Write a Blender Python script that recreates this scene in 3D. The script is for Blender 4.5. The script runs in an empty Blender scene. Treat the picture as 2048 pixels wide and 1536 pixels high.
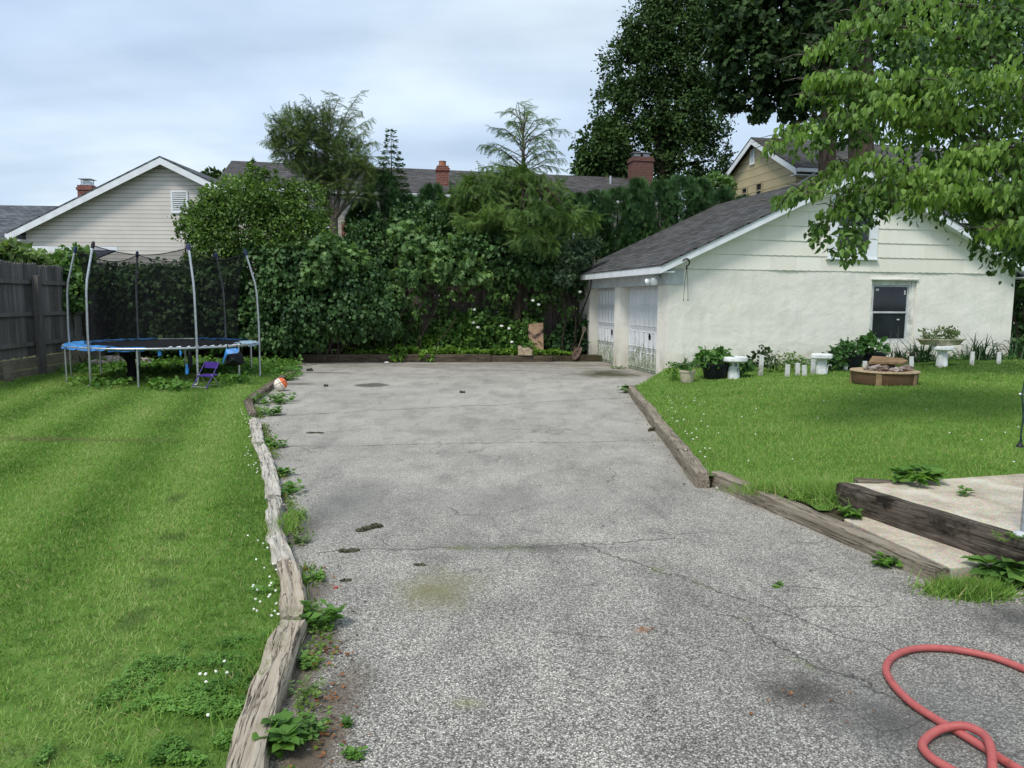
import bpy, math, random
import numpy as np
from mathutils import Vector, Matrix, noise as mn
R = math.radians
rnd = random.Random(7)
rng = np.random.default_rng(11)
scene = bpy.context.scene
COL = scene.collection

# ------------------------------------------------------------------ camera
FPX, PITCH, ROLL, CAMH = 1480.0, R(6.4), R(0.4), 1.69
cf = Vector((0, math.cos(PITCH), -math.sin(PITCH)))
_u0 = Vector((0, math.sin(PITCH), math.cos(PITCH))); _r0 = Vector((1, 0, 0))
cr = math.cos(ROLL) * _r0 + math.sin(ROLL) * _u0
cu = -math.sin(ROLL) * _r0 + math.cos(ROLL) * _u0
CO = Vector((0, 0, CAMH))
cam = bpy.data.cameras.new('camera'); cam.sensor_width = 36; cam.lens = 36 * FPX / 2048
cam.clip_start = 0.05; cam.clip_end = 3000
co = bpy.data.objects.new('camera', cam); COL.objects.link(co)
co.matrix_world = Matrix(((cr.x, cu.x, -cf.x, 0), (cr.y, cu.y, -cf.y, 0), (cr.z, cu.z, -cf.z, CAMH), (0, 0, 0, 1)))
scene.camera = co

def ray(x, y): return cf + cr * ((x - 1024) / FPX) + cu * ((768 - y) / FPX)
def G(x, y, z=0.0):                       # where the sight line of a photo pixel meets height z
    d = ray(x, y); return CO + d * ((z - CAMH) / d.z)
def V(x, y, Y):                           # ... meets depth Y
    d = ray(x, y); return CO + d * (Y / d.y)

# ------------------------------------------------------------------ materials
class NT:
    def __init__(s, name):
        s.m = bpy.data.materials.new(name); s.m.use_nodes = True
        s.t = s.m.node_tree; s.t.nodes.clear()
        s.out = s.t.nodes.new('ShaderNodeOutputMaterial')
    def n(s, ty, **k):
        nd = s.t.nodes.new('ShaderNode' + ty)
        for a, v in k.items():
            if a.startswith('p_'): setattr(nd, a[2:], v); continue
            key = int(a[1:]) if a[0] == 'i' and a[1:].isdigit() else a.replace('_', ' ')
            if isinstance(v, bpy.types.NodeSocket): s.t.links.new(v, nd.inputs[key])
            else:
                if isinstance(v, tuple) and len(v) == 3 and nd.inputs[key].type == 'RGBA': v = (*v, 1)
                nd.inputs[key].default_value = v
        return nd
    def ramp(s, fac, stops, interp='LINEAR'):
        nd = s.t.nodes.new('ShaderNodeValToRGB'); nd.color_ramp.interpolation = interp
        e = nd.color_ramp.elements
        while len(e) < len(stops): e.new(0.5)
        for el, (p, c) in zip(e, stops):
            el.position = p
            el.color = (*c, 1) if isinstance(c, tuple) else (c, c, c, 1)
        s.t.links.new(fac, nd.inputs[0]); return nd.outputs[0]
    def mix(s, fac, a, b, blend='MIX'):
        nd = s.t.nodes.new('ShaderNodeMix'); nd.data_type = 'RGBA'; nd.blend_type = blend
        for i, v in ((0, fac), (6, a), (7, b)):
            if isinstance(v, bpy.types.NodeSocket): s.t.links.new(v, nd.inputs[i])
            else: nd.inputs[i].default_value = (*v, 1) if isinstance(v, tuple) else v
        return nd.outputs[2]
    def math(s, op, a, b=0.0, c=0.0, clamp=False):
        nd = s.t.nodes.new('ShaderNodeMath'); nd.operation = op; nd.use_clamp = clamp
        for i, v in enumerate((a, b, c)):
            if isinstance(v, bpy.types.NodeSocket): s.t.links.new(v, nd.inputs[i])
            else: nd.inputs[i].default_value = v
        return nd.outputs[0]
    def pos(s): return s.n('NewGeometry').outputs['Position']
    def obj(s): return s.n('TexCoord').outputs['Object']
    def rand(s): return s.n('NewGeometry').outputs['Random Per Island']
    def sc(s, vec, x, y, z): return s.n('Mapping', Vector=vec, Scale=(x, y, z)).outputs[0]
    def noise(s, vec, scale, detail=3, rough=.55, dist=0.0):
        return s.n('TexNoise', Vector=vec, Scale=scale, Detail=detail, Roughness=rough, Distortion=dist).outputs[0]
    def xyz(s, vec): return s.n('SeparateXYZ', Vector=vec).outputs
    def bump(s, h, strength=.3, dist=.02): return s.n('Bump', Height=h, Strength=strength, Distance=dist).outputs[0]
    def end(s, color, rough=.7, normal=None, spec=.3, metal=0.0, **k):
        b = s.n('BsdfPrincipled', Base_Color=color, Roughness=rough, Metallic=metal, **k)
        b.inputs['Specular IOR Level'].default_value = spec
        if normal is not None: s.t.links.new(normal, b.inputs['Normal'])
        s.t.links.new(b.outputs[0], s.out.inputs[0]); return s.m
    def shader(s, sock): s.t.links.new(sock, s.out.inputs[0]); return s.m

def plain(name, c, rough=.6, metal=0., spec=.3, var=.12, scale=12, bump=0.0):
    t = NT(name); f = t.noise(t.obj(), scale, 4)
    lo = tuple(x * (1 - var * 2) for x in c); hi = tuple(min(1, x * (1 + var * 2)) for x in c)
    col = t.ramp(f, [(.3, lo), (.7, hi)])
    return t.end(col, rough, t.bump(f, bump) if bump else None, spec, metal)

def leafmat(name, c1, c2, trans=.3, spec=.25, tip=None, nscale=1.2, rough=.5):
    t = NT(name)
    r = t.rand(); big = t.noise(t.pos(), nscale, 3, .6)
    f = t.math('ADD', t.math('MULTIPLY', r, .38), t.math('MULTIPLY', t.math('SUBTRACT', big, .5), 1.5))
    f = t.math('ADD', f, .27)
    col = t.ramp(f, [(.10, tuple(x * .75 for x in c1)), (.82, c2)])
    if tip: col = t.mix(t.math('GREATER_THAN', r, .93), col, tip)
    b = t.n('BsdfPrincipled', Base_Color=col, Roughness=rough); b.inputs['Specular IOR Level'].default_value = spec
    tr = t.n('BsdfTranslucent', Color=t.mix(1.0, col, (1.25, 1.3, .55), 'MULTIPLY'))
    mx = t.n('MixShader', i0=trans, i1=b.outputs[0], i2=tr.outputs[0])
    return t.shader(mx.outputs[0])

def wood_mat(name, c1, c2, c3, gx=1.5, g=26, crack=.5, blotch=None):
    t = NT(name); o = t.obj()
    v = t.sc(o, gx, g, g)
    n1 = t.noise(v, 2.6, 7, .68, .35); n2 = t.noise(o, 5, 3)
    col = t.ramp(t.math('ADD', t.math('MULTIPLY', n1, .7), t.math('MULTIPLY', n2, .3)), [(.3, c1), (.5, c2), (.7, c3)])
    ck = t.noise(t.sc(o, .8, 15, 15), 1.0, 5, .62, .45)
    ln = t.math('ABSOLUTE', t.math('SUBTRACT', ck, .5))
    lm = t.math('MULTIPLY', t.ramp(ln, [(0, 1.0), (.017, .0)]), t.ramp(t.noise(o, 4, 3), [(.38, .15), (.5, 1.0)]))
    col = t.mix(t.math('MULTIPLY', lm, crack), col, tuple(x * .18 for x in c1))
    if blotch:
        bl = t.noise(o, 3.2, 4, .7)
        col = t.mix(t.ramp(bl, [(.52, 0.0), (.64, 1.0)]), col, blotch)
    h = t.math('SUBTRACT', n1, t.math('MULTIPLY', lm, .9))
    return t.end(col, .9, t.bump(h, .7, .02), .1)

M = {}
def brick_mat(name, c1, c2, mortar, scale=1.0):
    t = NT(name); x, y, z = t.xyz(t.obj())
    vec = t.n('CombineXYZ', X=t.math('ADD', x, y), Y=z).outputs[0]
    b = t.n('TexBrick', Vector=vec, Color1=c1, Color2=c2, Mortar=mortar, Scale=scale)
    b.inputs['Brick Width'].default_value = .21; b.inputs['Row Height'].default_value = .075
    b.inputs['Mortar Size'].default_value = .009
    n = t.noise(t.obj(), 9, 4)
    col = t.mix(.6, b.outputs[0], t.ramp(n, [(.3, .35), (.7, .95)]), 'MULTIPLY')
    return t.end(col, .9, t.bump(b.outputs[1], -.3, .01), .1)
M['brick'] = brick_mat('red_brick', (.30, .085, .055), (.22, .06, .045), (.30, .27, .24))
M['brick_dull'] = brick_mat('dull_brick', (.20, .075, .06), (.15, .06, .05), (.22, .19, .17))

def shingle_mat(name, base, row=.14, var=.35):
    t = NT(name); uv = t.n('TexCoord').outputs['UV']
    b = t.n('TexBrick', Vector=uv, Color1=tuple(c * (1 - var) for c in base), Color2=tuple(c * (1 + var) for c in base),
            Mortar=tuple(c * .35 for c in base), Scale=1.0)
    b.inputs['Brick Width'].default_value = .30; b.inputs['Row Height'].default_value = row
    b.inputs['Mortar Size'].default_value = .012; b.inputs['Bias'].default_value = -.1
    n = t.noise(uv, 1.1, 4, .5); n2 = t.noise(uv, 60, 2); ln_ = t.ramp(t.math('FRACT', t.math('ADD', t.math('DIVIDE', t.xyz(uv)[1], row), t.math('MULTIPLY', t.noise(uv, 3, 2), .12))), [(0, .30), (.14, .42), (.22, 1.0), (1, .92)])
    col = t.mix(.75, b.outputs[0], t.ramp(n, [(.3, .8), (.7, 1.15)]), 'MULTIPLY'); col = t.mix(1.0, col, ln_, 'MULTIPLY')
    col = t.mix(.5, col, t.ramp(n2, [(.3, .5), (.7, 1.4)]), 'MULTIPLY')
    return t.end(col, .95, t.bump(b.outputs[1], -.5, .02), .1)
M['shingle'] = shingle_mat('charcoal_shingle', (.098, .097, .096))
M['shingle_grey'] = shingle_mat('grey_shingle', (.125, .135, .15), .16)
M['shingle_mid'] = shingle_mat('weathered_shingle', (.10, .095, .095), .16)

def stucco():
    t = NT('cream_stucco'); p = t.obj(); x, y, z = t.xyz(p)
    n1 = t.noise(p, 1.1, 5, .6); n2 = t.noise(p, 4.5, 6, .62, .25); n3 = t.noise(p, 40, 3)
    col = t.ramp(n1, [(.3, (.785, .755, .665)), (.7, (.84, .815, .74))])
    col = t.mix(.3, col, t.ramp(n2, [(.3, .82), (.7, 1.05)]), 'MULTIPLY')
    # damp brown foot of the wall
    foot = t.math('MULTIPLY', t.ramp(z, [(0.15, 1.0), (.75, 0.0)]), t.ramp(t.noise(t.sc(p, 2.2, 2.2, .8), 2.2, 4), [(.36, .1), (.68, 1.0)]), clamp=True)
    col = t.mix(t.math('MULTIPLY', foot, .75), col, (.33, .28, .19))
    grime = t.ramp(t.noise(t.sc(p, 3, 3, .35), 1.4, 5, .65), [(.5, 0.0), (.8, .35)])
    col = t.mix(grime, col, (.50, .50, .42))
    h = t.math('ADD', t.math('MULTIPLY', n2, 1.0), t.math('ADD', t.math('MULTIPLY', n1, 2.0), t.math('MULTIPLY', n3, .18)))
    return t.end(col, .85, t.bump(h, .30, .05), .2)
M['stucco'] = stucco()
def cream_shingle():
    t = NT('cream_shingle'); p = t.obj(); x, y, z = t.xyz(p)
    r = t.rand(); n = t.noise(t.sc(p, 2.5, 2.5, .5), 2.4, 4)
    col = t.ramp(t.math('ADD', t.math('MULTIPLY', r, .5), t.math('MULTIPLY', n, .5)), [(.2, (.735, .715, .62)), (.75, (.82, .80, .71))])
    fl = t.noise(t.sc(p, 40, 40, 3), 1, 3)
    return t.end(col, .7, t.bump(fl, .25, .01), .25)
M['cream_shingle'] = cream_shingle()
M['white'] = plain('white_paint', (.74, .77, .80), .55, var=.05, scale=3)
M['greywhite'] = plain('grey_white_paint', (.50, .53, .54), .6, var=.08, scale=4)
M['white_dirty'] = plain('weathered_white_paint', (.66, .66, .62), .75, var=.14, scale=7, bump=.2)
def door_mat():
    t = NT('mossy_white_door'); p = t.obj(); x, y, z = t.xyz(p)
    col = t.ramp(t.noise(p, 2, 3), [(.3, (.66, .68, .70)), (.7, (.76, .77, .79))])
    nn = t.noise(t.sc(p, 3, 3, 1.1), 2.6, 6, .7)
    edge = t.math('ADD', nn, t.math('MULTIPLY', t.math('SUBTRACT', .74, z), .40))
    k = t.ramp(edge, [(.52, 0.0), (.66, .9)])
    moss = t.ramp(t.noise(p, 14, 5), [(.35, (.10, .11, .09)), (.5, (.25, .30, .17)), (.65, (.47, .48, .42))])
    return t.end(t.mix(k, col, moss), .6, None, .3)
M['door'] = door_mat()
def siding(name, c, course, line=.10):
    t = NT(name); p = t.obj(); x, y, z = t.xyz(p)
    f = t.math('FRACT', t.math('DIVIDE', z, course))
    k = t.ramp(f, [(0, .30), (line, .38), (line + .04, 1.0), (1, .90)])
    n = t.ramp(t.noise(p, .9, 4), [(.3, .86), (.7, 1.04)])
    col = t.mix(1.0, t.mix(1.0, c, k, 'MULTIPLY'), n, 'MULTIPLY')
    return t.end(col, .55, t.bump(f, .3, .02), .3)
M['siding_white'] = siding('white_lap_siding', (.76, .71, .66), .15, .10)
M['siding_tan'] = siding('tan_lap_siding', (.52, .44, .27), .34, .05)
M['siding_cream'] = siding('beige_siding', (.50, .47, .40), .2, .08)
def glass(name, c):
    t = NT(name); n = t.noise(t.obj(), 1.5, 3)
    return t.end(t.ramp(n, [(.35, c), (.7, tuple(x * 2.2 for x in c))]), .06, None, .5)
M['glass'] = glass('dark_window_glass', (.010, .013, .016))
M['black'] = plain('black_iron', (.012, .012, .013), .5)
M['steel'] = plain('galvanised_steel', (.48, .50, .52), .38, metal=.75, var=.1, scale=20)
M['bark'] = wood_mat('furrowed_bark', (.055, .040, .030), (.12, .09, .066), (.19, .15, .11), 16, 16, .6)
def bark_mat(name, a, b):
    t = NT(name); v = t.sc(t.obj(), 9, 9, 1.6); n = t.noise(v, 2.2, 6, .65, .5)
    return t.end(t.ramp(n, [(.34, a), (.62, b)]), .95, t.bump(n, .9, .05), .1)
M['bark'] = bark_mat('brown_bark', (.035, .027, .020), (.125, .098, .072))
M['bark_grey'] = bark_mat('grey_bark', (.06, .05, .042), (.20, .17, .14))
M['bark_dark'] = bark_mat('dark_bark', (.018, .015, .012), (.07, .055, .042))
M['tie'] = wood_mat('silver_weathered_timber', (.20, .155, .11), (.40, .34, .265), (.56, .50, .41), 1.2, 22, 1.0)
M['tie_pale'] = wood_mat('bleached_timber', (.26, .23, .185), (.47, .435, .375), (.66, .62, .55), 1.2, 22, .95)
M['tie_brown'] = wood_mat('brown_weathered_timber', (.075, .058, .042), (.16, .13, .10), (.27, .235, .19), 1.2, 20, .85)
M['tie_grey'] = wood_mat('grey_brown_timber', (.13, .105, .075), (.26, .22, .17), (.38, .34, .27), 1.1, 18, .85)
M['tie_dark'] = wood_mat('blackened_timber', (.035, .029, .023), (.095, .078, .062), (.20, .17, .14), 1.1, 18, .7, (.024, .020, .016))
M['tie_bed'] = wood_mat('damp_timber', (.05, .04, .028), (.10, .08, .058), (.17, .14, .105), 1.1, 18, .6)
def fence_mat(name, a, b, c):
    t = NT(name); o = t.obj()
    n1 = t.noise(t.sc(o, 30, 30, 1.4), 1.5, 5, .6, .4); n2 = t.noise(o, 1.1, 4)
    f = t.math('ADD', t.math('MULTIPLY', n1, .5), t.math('ADD', t.math('MULTIPLY', t.rand(), .25), t.math('MULTIPLY', n2, .3)))
    return t.end(t.ramp(f, [(.3, a), (.52, b), (.75, c)]), .95, t.bump(n1, .4, .01), .1)
M['fence'] = fence_mat('grey_fence_board', (.065, .058, .055), (.15, .135, .128), (.26, .24, .225))
M['fence_back'] = fence_mat('brown_fence_board', (.07, .058, .052), (.16, .135, .12), (.27, .235, .21))
def concrete(name, a, b, c):
    t = NT(name); p = t.pos()
    n = t.noise(p, 3, 6, .7, .4); ag = t.n('TexVoronoi', Vector=p, Scale=120.0).outputs['Color']
    col = t.ramp(n, [(.3, a), (.5, b), (.66, c)])
    col = t.mix(.35, col, t.mix(1.0, ag, (1.5, 1.35, 1.1), 'MULTIPLY'), 'MULTIPLY')
    cr_ = t.n('TexVoronoi', Vector=t.n('VectorMath', i0=p, i1=t.n('TexNoise', Vector=p, Scale=2.0).outputs[1]).outputs[0], Scale=.35, p_feature='DISTANCE_TO_EDGE').outputs[0]
    k = t.ramp(cr_, [(0, 1.0), (.007, 0.0)])
    col = t.mix(t.math('MULTIPLY', k, .55), col, (.05, .045, .04))
    return t.end(col, .9, t.bump(t.noise(p, 60, 4), .3, .01), .15)
M['concrete'] = concrete('worn_concrete', (.33, .28, .22), (.50, .45, .375), (.62, .58, .51))

def asphalt():
    t = NT('worn_asphalt'); p = t.pos(); x, y, z = t.xyz(p)
    wob = t.n('TexNoise', Vector=p, Scale=3.0, Detail=3.0).outputs[1]
    pw = t.n('VectorMath', i0=p, i1=t.n('VectorMath', i0=wob, i1=(.35, .35, .35), p_operation='MULTIPLY').outputs[0], p_operation='ADD').outputs[0]
    st = t.n('TexVoronoi', Vector=p, Scale=140.0, Randomness=1.0)
    cell = t.xyz(st.outputs['Color'])[0]
    dist = st.outputs['Distance']
    stone = t.ramp(cell, [(.0, (.125, .118, .106)), (.3, (.25, .238, .218)), (.6, (.40, .382, .352)), (.85, (.57, .548, .51)), (1, (.78, .755, .70))])
    gap = t.ramp(dist, [(.30, 1.0), (.74, .40)])
    col = t.mix(1.0, stone, gap, 'MULTIPLY')
    fine = t.noise(p, 160, 2)
    col = t.mix(.5, col, t.ramp(fine, [(.3, .6), (.7, 1.35)]), 'MULTIPLY')
    # dusty pale wear and darker worn lanes
    big = t.noise(p, .55, 5, .6); mid = t.noise(t.sc(p, 2.2, .8, 1), 1.1, 5, .65)
    col = t.mix(1.0, col, t.ramp(big, [(.32, .80), (.68, 1.22)]), 'MULTIPLY')
    col = t.mix(1.0, col, t.ramp(mid, [(.3, .78), (.62, 1.1)]), 'MULTIPLY')
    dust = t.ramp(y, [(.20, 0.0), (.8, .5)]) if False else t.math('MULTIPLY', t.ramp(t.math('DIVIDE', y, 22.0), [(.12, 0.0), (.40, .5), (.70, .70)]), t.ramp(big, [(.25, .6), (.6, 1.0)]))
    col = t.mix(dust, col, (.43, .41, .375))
    pit = t.ramp(t.noise(p, 22, 4, .75), [(.60, 0.0), (.72, .55)]); col = t.mix(pit, col, (.07, .066, .06))
    worn = t.ramp(t.noise(t.sc(p, 1.4, .7, 1), 1.7, 6, .72), [(.47, 0.0), (.62, .6)]); col = t.mix(worn, col, t.mix(1.0, col, (.62, .62, .63), 'MULTIPLY'))
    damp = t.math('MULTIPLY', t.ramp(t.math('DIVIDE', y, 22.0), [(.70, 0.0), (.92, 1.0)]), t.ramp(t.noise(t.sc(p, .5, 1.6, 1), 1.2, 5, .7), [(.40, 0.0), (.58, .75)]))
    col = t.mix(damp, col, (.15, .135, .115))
    def spot(cx, cy, rx, ry, soft, c, amt, ns=3.0):
        global_col = spot.col
        dx = t.math('DIVIDE', t.math('SUBTRACT', x, cx), rx); dy = t.math('DIVIDE', t.math('SUBTRACT', y, cy), ry)
        d = t.math('SQRT', t.math('ADD', t.math('MULTIPLY', dx, dx), t.math('MULTIPLY', dy, dy)))
        d = t.math('ADD', d, t.math('MULTIPLY', t.math('SUBTRACT', t.noise(p, ns, 5, .7), .5), 1.6))
        k = t.math('MULTIPLY', t.ramp(d, [(1 - soft if soft < 1 else 0, 1.0), (1.0, 0.0)]), amt)
        spot.col = t.mix(k, global_col, c)
    spot.col = col
    for (px, py, rx, ry, soft, c, amt, ns) in ((1880, 1420, 1.1, .75, .9, (.13, .13, .13), .55, 1.5), (1000, 1000, 1.3, .5, .9, (.17, .165, .16), .4, 1.2), (700, 1000, .5, 1.2, .9, (.14, .14, .138), .45, 1.6), (1600, 1385, .24, .20, .7, (.045, .042, .038), .75, 5), (1760, 1440, .3, .2, .9, (.06, .058, .055), .6, 4),
            (2040, 1240, .5, .35, .9, (.05, .05, .05), .75, 2), (742, 770, .42, .35, .25, (.075, .068, .06), .85, 1.2), (580, 768, .7, .3, .5, (.10, .085, .07), .7, 1.2),
            (870, 1180, .32, .42, .9, (.17, .16, .075), .75, 4), (640, 745, .8, .22, .5, (.10, .09, .075), .6, 1.5),
            (1215, 748, .85, 1.3, .7, (.060, .060, .030), .95, 1.5), (630, 1490, .16, .75, .7, (.105, .08, .058), .9, 4), (618, 1330, .12, .5, .7, (.10, .078, .055), .85, 4), (612, 1200, .13, .45, .7, (.10, .08, .06), .8, 4), (590, 1080, .13, .7, .7, (.09, .078, .06), .7, 4), (1285, 1260, .06, .05, .8, (.36, .16, .07), .5, 8),
            (1040, 1095, 1.2, .14, .9, (.05, .05, .05), .5, 2.5), (930, 1405, .08, .05, .9, (.2, .2, .07), .5, 6), (640, 1030, .25, .7, .9, (.07, .07, .07), .5, 3)):
        g = G(px, py); spot(g.x, g.y, rx, ry, soft, c, amt, ns)
    col = spot.col
    # long cracks across and along the drive, wandering and broken
    cks = None; mossk = None
    n_a = t.math('SUBTRACT', t.noise(p, 1.3, 6, .68), .5); n_b = t.noise(p, 1.1, 4, .6)
    for (x0, y0, x1, y1, wd, xa, xb) in ((560, 832, 1260, 795, .034, -9, 9), (640, 892, 1330, 880, .022, -9, 9), (620, 1105, 1240, 1085, .016, -1.3, 1.2), (1150, 1085, 1760, 1290, .014, .4, 2.4), (1420, 1220, 1560, 1290, .012, 1.1, 1.75)):
        a = G(x0, y0); b = G(x1, y1); L_ = math.hypot(b.x - a.x, b.y - a.y); nx_, ny_ = -(b.y - a.y) / L_, (b.x - a.x) / L_
        d = t.math('ADD', t.math('MULTIPLY', t.math('SUBTRACT', x, a.x), nx_), t.math('MULTIPLY', t.math('SUBTRACT', y, a.y), ny_))
        d = t.math('ABSOLUTE', t.math('ADD', d, t.math('MULTIPLY', n_a, .55)))
        lim = t.math('MULTIPLY', t.math('GREATER_THAN', x, xa), t.math('LESS_THAN', x, xb))
        k = t.math('MULTIPLY', t.ramp(d, [(0, 1.0), (wd, 0.0)]), lim)
        mk = t.math('MULTIPLY', t.ramp(d, [(0, 1.0), (wd * 6, 0.0)]), lim)
        cks = k if cks is None else t.math('MAXIMUM', cks, k); mossk = mk if mossk is None else t.math('MAXIMUM', mossk, mk)
    ck2 = t.n('TexVoronoi', Vector=pw, Scale=1.3, p_feature='DISTANCE_TO_EDGE').outputs[0]
    ckm2 = t.math('MULTIPLY', t.ramp(ck2, [(0, .8), (.014, 0.0)]), t.ramp(t.noise(p, .8, 4, .6), [(.505, 0.0), (.60, .85)]))
    cks = t.math('MAXIMUM', t.math('MULTIPLY', cks, t.ramp(n_b, [(.34, .25), (.5, 1.0)])), ckm2)
    col = t.mix(t.math('MULTIPLY', cks, .8), col, (.035, .033, .03))
    moss = t.math('MULTIPLY', mossk, t.ramp(t.noise(p, 1.9, 4, .7), [(.56, 0.0), (.66, .7)]))
    col = t.mix(moss, col, (.15, .17, .06))
    col = t.mix(1.0, col, (1.0, .985, .95), 'MULTIPLY')
    h = t.math('SUBTRACT', t.math('MULTIPLY', gap, .6), t.math('MULTIPLY', cks, 2.0))
    return t.end(col, .9, t.bump(h, .55, .006), .25)
M['asphalt'] = asphalt()

def turf():
    t = NT('turf'); p = t.pos(); n = t.noise(p, 9, 5, .7); b = t.noise(p, .5, 3)
    col = t.ramp(n, [(.3, (.045, .085, .016)), (.55, (.10, .18, .035)), (.75, (.17, .20, .07))])
    return t.end(col, .95, t.bump(n, .5, .03), .1)
M['turf'] = turf()
def soil():
    t = NT('dark_soil'); p = t.pos(); n = t.noise(p, 6, 6, .7); g = t.noise(p, 40, 3)
    col = t.ramp(n, [(.3, (.035, .028, .018)), (.5, (.075, .06, .04)), (.7, (.05, .075, .025))])
    return t.end(t.mix(.5, col, t.ramp(g, [(.3, .5), (.7, 1.4)]), 'MULTIPLY'), .95, t.bump(n, .6, .04), .1)
M['soil'] = soil()
def ground_mat():
    t = NT('distant_ground'); p = t.pos(); n = t.noise(p, .3, 6, .6)
    return t.end(t.ramp(n, [(.35, (.045, .07, .02)), (.65, (.09, .10, .045))]), .95, None, .1)
M['ground'] = ground_mat()
def grass_mat(name, cx, ang, period, amp, dark=None):
    t = NT(name); p = t.pos(); x, y, z = t.xyz(p)
    r = t.rand()
    st = t.math('SINE', t.math('MULTIPLY', t.math('ADD', t.math('MULTIPLY', x, math.cos(ang)), t.math('MULTIPLY', y, math.sin(ang))), 2 * math.pi / period))
    pat = t.noise(p, .8, 4, .6); fine = t.noise(p, 5, 3, .6)
    f = t.math('ADD', t.math('MULTIPLY', r, .42), t.math('ADD', t.math('MULTIPLY', pat, .45), t.math('ADD', t.math('MULTIPLY', fine, .25), t.math('MULTIPLY', st, amp))))
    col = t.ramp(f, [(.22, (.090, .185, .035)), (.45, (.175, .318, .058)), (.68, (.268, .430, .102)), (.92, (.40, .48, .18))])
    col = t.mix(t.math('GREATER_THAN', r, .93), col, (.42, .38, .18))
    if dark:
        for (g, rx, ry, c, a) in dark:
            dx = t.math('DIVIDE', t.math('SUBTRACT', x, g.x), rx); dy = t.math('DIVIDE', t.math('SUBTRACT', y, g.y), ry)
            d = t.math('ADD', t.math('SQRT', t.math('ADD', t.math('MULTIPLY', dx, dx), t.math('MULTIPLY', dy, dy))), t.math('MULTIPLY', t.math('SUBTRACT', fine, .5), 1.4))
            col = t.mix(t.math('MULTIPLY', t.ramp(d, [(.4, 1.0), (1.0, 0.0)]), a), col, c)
    b = t.n('BsdfPrincipled', Base_Color=col, Roughness=.55); b.inputs['Specular IOR Level'].default_value = .2
    tr = t.n('BsdfTranslucent', Color=t.mix(1.0, col, (1.2, 1.2, .6), 'MULTIPLY'))
    return t.shader(t.n('MixShader', i0=.3, i1=b.outputs[0], i2=tr.outputs[0]).outputs[0])

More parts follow.
